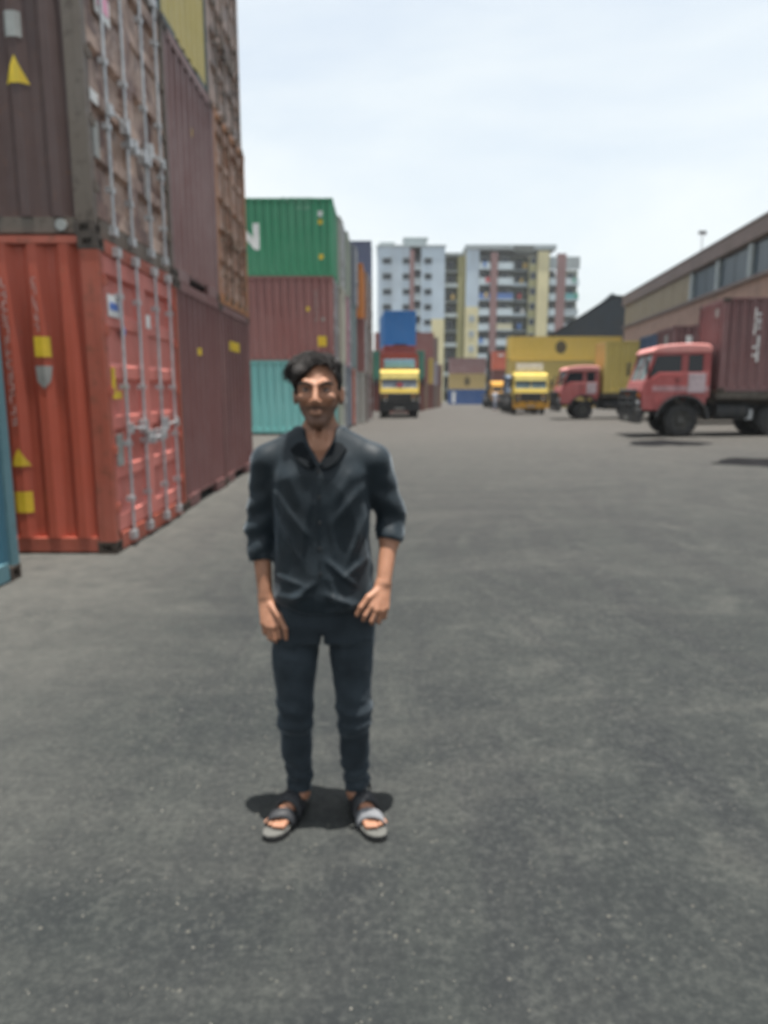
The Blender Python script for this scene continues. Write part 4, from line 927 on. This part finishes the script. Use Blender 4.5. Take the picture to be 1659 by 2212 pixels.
# hair: a swept mass plus separate locks
Hf = Field((-.14, -.16, 1.44), (.14, .15, 1.72), .003)
Hf.ell(hd(0, .027, 1.588), (.080, .092, .083), .01).ell(hd(-.057, -.028, 1.608), (.034, .053, .042), .02).ell(hd(-.030, -.018, 1.624), (.058, .050, .033), .02).ell(hd(.03, .0, 1.632), (.048, .05, .028), .02).ell(hd(-.055, -.025, 1.602), (.034, .055, .040), .02)
Hf.cone(hd(-.028, -.052, 1.640), hd(-.068, -.042, 1.594), .018, .015, .015).cone(hd(-.074, .0, 1.59), hd(-.072, .0, 1.535), .016, .007, .01).cone(hd(.070, .0, 1.59), hd(.072, .004, 1.545), .010, .005, .01).cone(hd(0, .085, 1.56), hd(0, .07, 1.49), .045, .03, .02)
hl = lambda X: np.interp(X - HX, [-.09, -.066, -.045, -.02, .005, .03, .052, .066, .09], [1.545, 1.572, 1.598, 1.618, 1.634, 1.638, 1.622, 1.580, 1.535]) + HZ
Hf.fun(lambda X, Y, Z: np.maximum(Y + .014, Z - hl(X)), (-.14, -.16, 1.44), (.14, .0, 1.66), .004, 's')
Hf.fun(lambda X, Y, Z: np.maximum(np.maximum(Y - .03, -.075 - Y), Z - 1.53 - HZ), (-.14, -.1, 1.44), (.14, .06, 1.56), .004, 's')
Hf.warp(lambda X, Y, Z: .0011 * np.sin(480 * (Z + .55 * X + .25 * Y) + 3 * vnoise(X, Y, Z, 40, 2)) + .003 * vnoise(X, Y, Z, 90, 3))
me, V = Hf.mesh('hair', 0); hair = inst('hair', me, m_hair, man); del Hf
b = MB(); rr = random.Random(5)
for k in range(2600):                         # fine strands combed over from the parting to the picture's left
    u = rr.uniform(-.078, .07); f_ = rr.uniform(-.07, .09); z0 = 1.590 + .080 * math.sqrt(max(.02, 1 - (u / .088) ** 2 - (f_ / .112) ** 2)); p0 = Vector(hd(u, .01 + f_, z0 - .002)); ln = rr.uniform(.02, .05)
    lean = -.9 if u < .05 else -.2
    d1 = Vector((lean * rr.uniform(.6, 1.2), -.3 + rr.uniform(-.4, .4), .10 + rr.uniform(-.2, .35) + (-.5 * max(0, -u - .03) / .05))).normalized(); p1 = p0 + d1 * ln * .5; p2 = p1 + (d1 + Vector((lean * .4, -.1, -.8))).normalized() * ln * .55
    r0 = rr.uniform(.0007, .0015); b.cyl(p0, p1, r0, r0 * .8, 3, False); b.cyl(p1, p2, r0 * .8, .0002, 3, False)
for k in range(420):                          # fringe falling over the temple
    p0 = Vector(hd(rr.uniform(-.075, -.012), rr.uniform(-.066, -.04), rr.uniform(1.610, 1.640))); p1 = p0 + Vector((-.016, -.008, -.004 + rr.uniform(-.004, .004))); p2 = p1 + Vector((-.016 + rr.uniform(-.010, .006), .006, -.026 + rr.uniform(-.010, .010)))
    b.cyl(p0, p1, .0013, .0011, 3, False); b.cyl(p1, p2, .0011, .0002, 3, False)
b.build('hair_locks', m_hair, hair)
# shirt ---------------------------------------------------------
S = Field((-.36, -.2, .68), (.36, .22, 1.46), .0046)
for arm, cut in ((ARM_L, .46), (ARM_R, .34)):
    sh_, el, wr = (Vector(q) for q in arm); cuff = el.lerp(wr, cut); sgn = -1 if sh_.x < 0 else 1
    S.cone((sgn * .06, .022, 1.375), sh_ + Vector((sgn * -.006, 0, -.010)), .050, .054, .03); S.cone(sh_ + Vector((0, 0, -.014)), el, .056, .047, .025); S.cone(el, cuff, .047, .0435, .015)
    ax = (wr - el).normalized(); S.fun(lambda X, Y, Z, c=cuff, a=ax: -((X - c.x) * a.x + (Y - c.y) * a.y + (Z - c.z) * a.z) + np.maximum(0, np.abs(X - c.x) - .062) * 4, cuff + Vector((-.08, -.09, -.1)), cuff + Vector((.08, .09, .04)), 0, 's')
    S.cone(cuff - ax * .055, cuff - ax * .004, .046, .046, .003)                                  # rolled cuff
    S.fun(lambda X, Y, Z, c=cuff, a=ax: -((X - c.x) * a.x + (Y - c.y) * a.y + (Z - c.z) * a.z) + np.maximum(0, np.abs(X - c.x) - .062) * 4, cuff + Vector((-.08, -.09, -.1)), cuff + Vector((.08, .09, .04)), 0, 's')
S.loft(None, [(.70, .006, .018, .160, .112), (.80, .006, .015, .168, .118), (.845, .006, .012, .175, .128), (.92, .006, .012, .170, .120), (1.05, .003, .012, .158, .112), (1.18, 0, .012, .162, .113), (1.27, 0, .014, .165, .108), (1.335, 0, .02, .15, .088), (1.385, 0, .026, .10, .068), (1.415, 0, .03, .075, .058)], .02, pw=2.3)
# hem: higher at the sides, a tail in front
S.fun(lambda X, Y, Z: np.where(np.abs(X - .006) < .185, Z - (.806 + .022 * np.clip(np.abs(X - .012) / .16, 0, 1) ** 2 + .006 * np.sin(40 * X)), 1.0), (-.2, -.2, .66), (.2, .22, .84), .004, 's')
# V neck
S.fun(lambda X, Y, Z: np.maximum(np.abs(X - .004) - np.interp(Z, [1.30, 1.385, 1.43], [.0, .044, .054]), Y - .0), (-.1, -.2, 1.28), (.1, .03, 1.46), .006, 's')
S.ell((0, .024, 1.435), (.062, .060, .045), .006, 's')
def folds(X, Y, Z):
    fr = np.clip((.04 - Y) / .06, 0, 1); tor = np.clip((.172 - np.abs(X)) / .015, 0, 1) * fr; d = 0
    Zw = Z + .010 * vnoise(X, Y, Z, 22, 31); Xw = X + .010 * vnoise(X, Y, Z, 26, 32)
    for a, b_, w_, h in (((-.15, 1.21), (-.03, 1.06), .013, .007), ((-.15, 1.16), (-.07, .99), .010, .007), ((.15, 1.23), (.05, 1.10), .013, .007), ((.16, 1.14), (.09, .97), .011, .008), ((.02, .99), (.13, .90), .010, .009), ((-.01, .92), (-.10, .845), .013, .010), ((.02, .875), (.14, .825), .012, .014),
                         ((-.04, 1.12), (-.06, .96), .009, .004), ((.04, 1.14), (.05, .98), .009, .004), ((-.1, 1.28), (-.06, 1.17), .016, .005), ((.11, 1.28), (.06, 1.17), .016, .005), ((-.15, .93), (-.04, .90), .009, .006), ((.0, .80), (.14, .84), .009, .007), ((-.14, .80), (-.01, .775), .009, .006), ((.16, .99), (.08, .93), .008, .006), ((-.02, .87), (-.14, .86), .009, .006), ((.03, .95), (.06, .83), .009, .005)):
        d = d - 1.2 * h * ridge(Xw, Zw, a, b_, w_) * tor
    d = d - .0022 * np.exp(-((np.abs(X - .004) - .0) / .017) ** 8) * fr * (Z < 1.31)
    arm = np.clip((np.abs(X) - .165) / .03, 0, 1); d = d + arm * .0035 * np.sin(75 * Z + 25 * np.abs(X) + 2.5 * vnoise(X, Y, Z, 18, 5)) * np.clip((1.27 - Z) / .08, 0, 1)
    for f_, sd_, A_ in ((24, 41, .0034), (44, 42, .0018), (70, 43, .0012)):
        n_ = np.abs(vnoise(X * 1.15, Y, Z * .8 + .25 * np.abs(X), f_, sd_)) * 2.6; d = d - A_ * np.clip(1 - n_, 0, 1) ** 1.6 * np.clip((1.40 - Z) / .12, .25, 1)
    return d + .0022 * vnoise(X, Y, Z, 34, 8)
S.warp(folds)
me, V = S.mesh('shirt', 1); del S
def cloth(name, lo, hi, rough, sheen, wv, spec=.28):
    m, t, p = newmat(name); v = pos(t); n1 = noise(t, v, 9, 5); c = mixc(t, rng(t, n1, .3, .7, 0, 1), lo, hi); t.links.new(c, p.inputs['Base Color']); p.inputs['Roughness'].default_value = rough
    p.inputs['Sheen Weight'].default_value = sheen; p.inputs['Sheen Roughness'].default_value = .4; p.inputs['Sheen Tint'].default_value = (.75, .88, 1, 1); p.inputs['Specular IOR Level'].default_value = spec; bump(t, p, noise(t, v, wv, 3), .25, .002); return m
m_shirt = cloth('black cotton shirt', (.005, .0090, .0122), (.0105, .0178, .0236), .54, .3, 260); m_jean = cloth('dark navy denim', (.010, .0148, .0192), (.027, .037, .046), .8, .2, 330)
m_collar = cloth('black collar cotton', (.005, .0065, .008), (.009, .011, .013), .85, .0, 260, .08); shirt = inst('shirt', me, m_shirt, man)
# collar: stands round the neck, folds over and runs down both sides of the opening
from mathutils.bvhtree import BVHTree
bv = BVHTree.FromPolygons([q.co.copy() for q in shirt.data.vertices], [tuple(q.vertices) for q in shirt.data.polygons])
path = [(0, .088, 1.408), (.032, .080, 1.407), (.056, .056, 1.404), (.064, .026, 1.398), (.060, -.008, 1.386), (.050, -.040, 1.368), (.036, -.066, 1.345), (.020, -.084, 1.322), (.008, -.095, 1.302)]
for s_ in (-1, 1):
    R_ = []
    for i, q in enumerate(path):
        u = i / (len(path) - 1); p0 = Vector((q[0] * s_, q[1], q[2])); c_ = Vector((0, .026, q[2])); od = (p0 - c_); od.z = 0; od = od.normalized() if od.length > .01 else Vector((0, 1, 0))
        if u > .55: od = (od + Vector((s_ * 1.6 * (u - .55) / .45, 0, 0))).normalized()
        wd = .034 + .016 * math.sin(min(1, u / .75) * 1.5708) - .030 * max(0, (u - .78) / .22); lift = .020 * (1 - u) ** .7
        top = p0 + Vector((0, 0, lift)) - od * .003; fold = top + od * .006 + Vector((0, 0, .001)); pts = [p0 - Vector((0, 0, .012)) - od * .002, top, fold]
        for f_ in (.45, 1.0):
            g = p0 + od * wd * f_ * (.55 if u < .5 else .8) - Vector((0, 0, wd * f_ * (1.0 if u < .6 else .6))); hit, nor, _, _ = bv.find_nearest(g)
            if (g - hit).dot(nor) < .0045: g = hit + nor * .0045
            pts.append(g)
        R_.append(pts)
    b = MB(); b.grid(R_); co = b.build('collar', m_collar, shirt, True); sm = co.modifiers.new('sub', 'SUBSURF'); sm.levels = sm.render_levels = 2; sm = co.modifiers.new('solid', 'SOLIDIFY'); sm.thickness = .0028
for zz in (1.285, 1.20, 1.115, 1.03, .945, .87):
    MB().cyl((.004, -.1045 - .006 * (zz < 1.1), zz), (.004, -.110 - .006 * (zz < 1.1), zz), .0055, n=10).build('button', MT['black'], shirt)
# trousers -------------------------------------------------------
T = Field((-.28, -.16, .07), (.28, .18, .98), .0046)
T.loft(None, [(.69, .006, .018, .150, .100), (.76, .006, .02, .166, .112), (.84, .006, .02, .163, .110), (.95, .006, .016, .150, .10)], .02, pw=2.4)
T.chain([(-.088, .018, .76), (-.100, .010, .60), (-.103, .0, .39), (-.103, .018, .26), (-.094, .035, .095)], [.088, .078, .060, .053, .042], .02).chain([(.098, .018, .76), (.096, .010, .60), (.106, .0, .39), (.106, .018, .26), (.113, .035, .095)], [.088, .074, .060, .052, .042], .02)
T.fun(lambda X, Y, Z: np.where(Z < .5, Z - (.088 + .02 * np.clip((Y - .02) / -.05, 0, 1)), 1.0), (-.28, -.16, .06), (.28, .18, .2), .003, 's')
T.fun(lambda X, Y, Z: np.maximum(np.abs(X - .004) - np.interp(Z, [.1, .38, .60, .722], [.048, .046, .022, .003]), Z - .722), (-.08, -.16, .06), (.08, .18, .74), .012, 's')
def tf(X, Y, Z):
    k = np.exp(-((Z - .40) / .07) ** 2) + np.exp(-((Z - .15) / .06) ** 2) * 1.3 + .5 * np.exp(-((Z - .66) / .05) ** 2)
    d = -.0035 * k * np.sin(95 * (Z + .18 * np.abs(X) * np.sign(Y)) + 3 * vnoise(X, Y, Z, 16, 21)); d = d - .0035 * np.exp(-((Z - .372) / .014) ** 2) * np.clip(-Y / .03, 0, 1)
    d = d - .0025 * np.exp(-((np.abs(X) - .175 + .0 * Z) / .006) ** 2) * (Z > .5)
    for f_, sd_, A_ in ((30, 51, .0045), (55, 52, .003)):
        n_ = np.abs(vnoise(X * .8, Y * .8, Z * 1.3, f_, sd_)) * 2.6; d = d - A_ * np.clip(1 - n_, 0, 1) ** 2.2 * (.35 + np.minimum(1, k))
    return d + .002 * vnoise(X, Y, Z, 30, 22)
T.warp(tf); me, V = T.mesh('jeans', 1); inst('jeans', me, m_jean, man); del T
# sandals --------------------------------------------------------
m_sole = M('dark sandal sole', (.02, .02, .02), .8, 0, .2, 30); m_bed = M('grey sandal footbed', (.09, .09, .083), .9, 0, .15, 30, .2); m_strap = M('black sandal strap', (.02, .021, .024), .6, 0, .25, 30, .2); m_grey = M('grey sandal strap', (.15, .155, .165), .75, 0, .2, 30, .2)
for s_ in (-1, 1):
    hx = LEG[s_][2][0]
    def fp(u, wv, zz):                        # foot frame: u along the foot from heel (0) to toe (1), wv across (+ outwards)
        return (hx + s_ * (-.008 + .090 * u + wv), .098 - .262 * u, zz)
    out = [(0, 0), (.03, .022), (.12, .033), (.3, .034), (.5, .038), (.7, .048), (.85, .046), (.95, .034), (1.0, .010), (1.0, -.014), (.95, -.032), (.85, -.042), (.7, -.041), (.5, -.034), (.3, -.031), (.12, -.031), (.03, -.022)]
    def sole(z0, z1, g, nm, m_):
        b = MB(); n = len(out); b.v = [fp(u, q * g, z0) for u, q in out] + [fp(u, q * g, z1) for u, q in out]; b.f = [tuple(range(n)), tuple(range(n, 2 * n))] + [(i, (i + 1) % n, n + (i + 1) % n, n + i) for i in range(n)]; return b.build(nm, m_, par, False, .004)
    par = None
    par = man; par = tag(sole(.002, .019, 1.04, 'sandal', m_sole), 'open sandal with ' + ('black straps' if s_ < 0 else 'a wide grey toe strap')); sole(.0195, .027, 1.0, 'footbed', m_bed)
    def strap(u0, u1, h, m_, wid=.05, nm='strap', lift=0):
        b = MB(); n = 14; R_ = []
        for i in range(n + 1):
            a = math.pi * i / n; cw, sz = math.cos(a), math.sin(a); u = u0 + (u1 - u0) * i / n; hw = .047
            R_.append([fp(u + dd, cw * hw * (1.0 if abs(dd) < .001 else .97), .02 + sz ** .8 * (h - .02) + lift - (.0 if dd >= 0 else -.004) - .10 * dd) for dd in (-wid / 2, 0, wid / 2)])
        b.grid(R_); o = b.build(nm, m_, par, True); q = o.modifiers.new('solid', 'SOLIDIFY'); q.thickness = .004; q.offset = 1
    strap(.74, .70, .066, m_grey if s_ > 0 else m_strap, .13); strap(.42, .52, .092, m_strap, .16); strap(.50, .42, .094, m_strap, .12)
    b = MB(); n = 18; R_ = []
    for i in range(n + 1):
        a = R(-110 + 220 * i / n); cx, cy, _ = fp(.2, 0, 0); R_.append([(cx + .044 * math.sin(a), cy + .02 + .052 * math.cos(a), z_) for z_ in (.062 - .012 * math.cos(a), .088 - .012 * math.cos(a))])
    b.grid(R_); o = b.build('ankle_strap', m_strap, par, True); q = o.modifiers.new('solid', 'SOLIDIFY'); q.thickness = .004
# far-off person beside the lorries ----------------------------------
fp_ = thing('person', 'distant person in pale clothes standing left of the yellow-orange lorries', 'person', (9.3, 60.4, gz(9.3, 60.4)), R(20))
F2 = Field((-.35, -.25, -.01), (.35, .25, 1.72), .012)
F2.ell((0, -.01, 1.58), (.072, .09, .105), .02).cone((0, .01, 1.5), (0, .01, 1.4), .05, .055, .02).loft(None, [(.85, 0, 0, .15, .10), (1.1, 0, 0, .145, .1), (1.32, 0, 0, .18, .1), (1.42, 0, .01, .08, .06)], .03)
for s_ in (-1, 1): F2.chain([(s_ * .18, 0, 1.35), (s_ * .23, .02, 1.08), (s_ * .22, -.05, .84), (s_ * .215, -.07, .74)], [.05, .042, .028, .032], .02).chain([(s_ * .08, 0, .88), (s_ * .09, 0, .48), (s_ * .09, .02, .06)], [.08, .055, .04], .02).cone((s_ * .09, .04, .035), (s_ * .11, -.13, .03), .038, .034, .02)
me, V = F2.mesh('body', 1); inst('body', me, m_skin, fp_)
F2 = Field((-.35, -.25, .0), (.35, .25, 1.5), .012); F2.loft(None, [(.72, 0, 0, .185, .13), (1.1, 0, 0, .165, .118), (1.32, 0, 0, .19, .115), (1.43, 0, .01, .08, .07)], .02)
for s_ in (-1, 1): F2.chain([(s_ * .18, 0, 1.35), (s_ * .23, .02, 1.1)], [.066, .06], .02)
me, V = F2.mesh('shirt', 1); inst('shirt', me, M('pale blue-white cloth', (.5, .53, .6), .8), fp_)
F2 = Field((-.3, -.25, .0), (.3, .25, 1.0), .012); F2.loft(None, [(.1, 0, .01, .16, .12), (.5, 0, 0, .17, .12), (.86, 0, 0, .165, .12)], .02)
me, V = F2.mesh('wrap_skirt', 1); inst('wrap_skirt', me, M('pale grey-blue wrap', (.36, .38, .46), .8), fp_)
MB().lathe([(-.02, .079), (.04, .082), (.09, .06), (.11, .0001)], 14, (0, .005, 1.6), 'z').build('hair', m_hair, fp_, True)

# ------------------------------------------------------------------ thin midday haze over the yard
def haze():
    b = MB().box(-70, 70, -20, 190, -4, 46); me = b.mesh('haze'); m = bpy.data.materials.new('midday haze'); m.use_nodes = True; t = m.node_tree; t.nodes.clear()
    o = t.nodes.new('ShaderNodeOutputMaterial'); v = t.nodes.new('ShaderNodeVolumePrincipled'); v.inputs['Color'].default_value = (.88, .93, .97, 1); v.inputs['Density'].default_value = .00035; v.inputs['Anisotropy'].default_value = .2
    t.links.new(v.outputs[0], o.inputs['Volume']); return tag(inst('haze', me, m), 'thin pale haze lying over the yard', 'haze', kind='stuff')
haze()
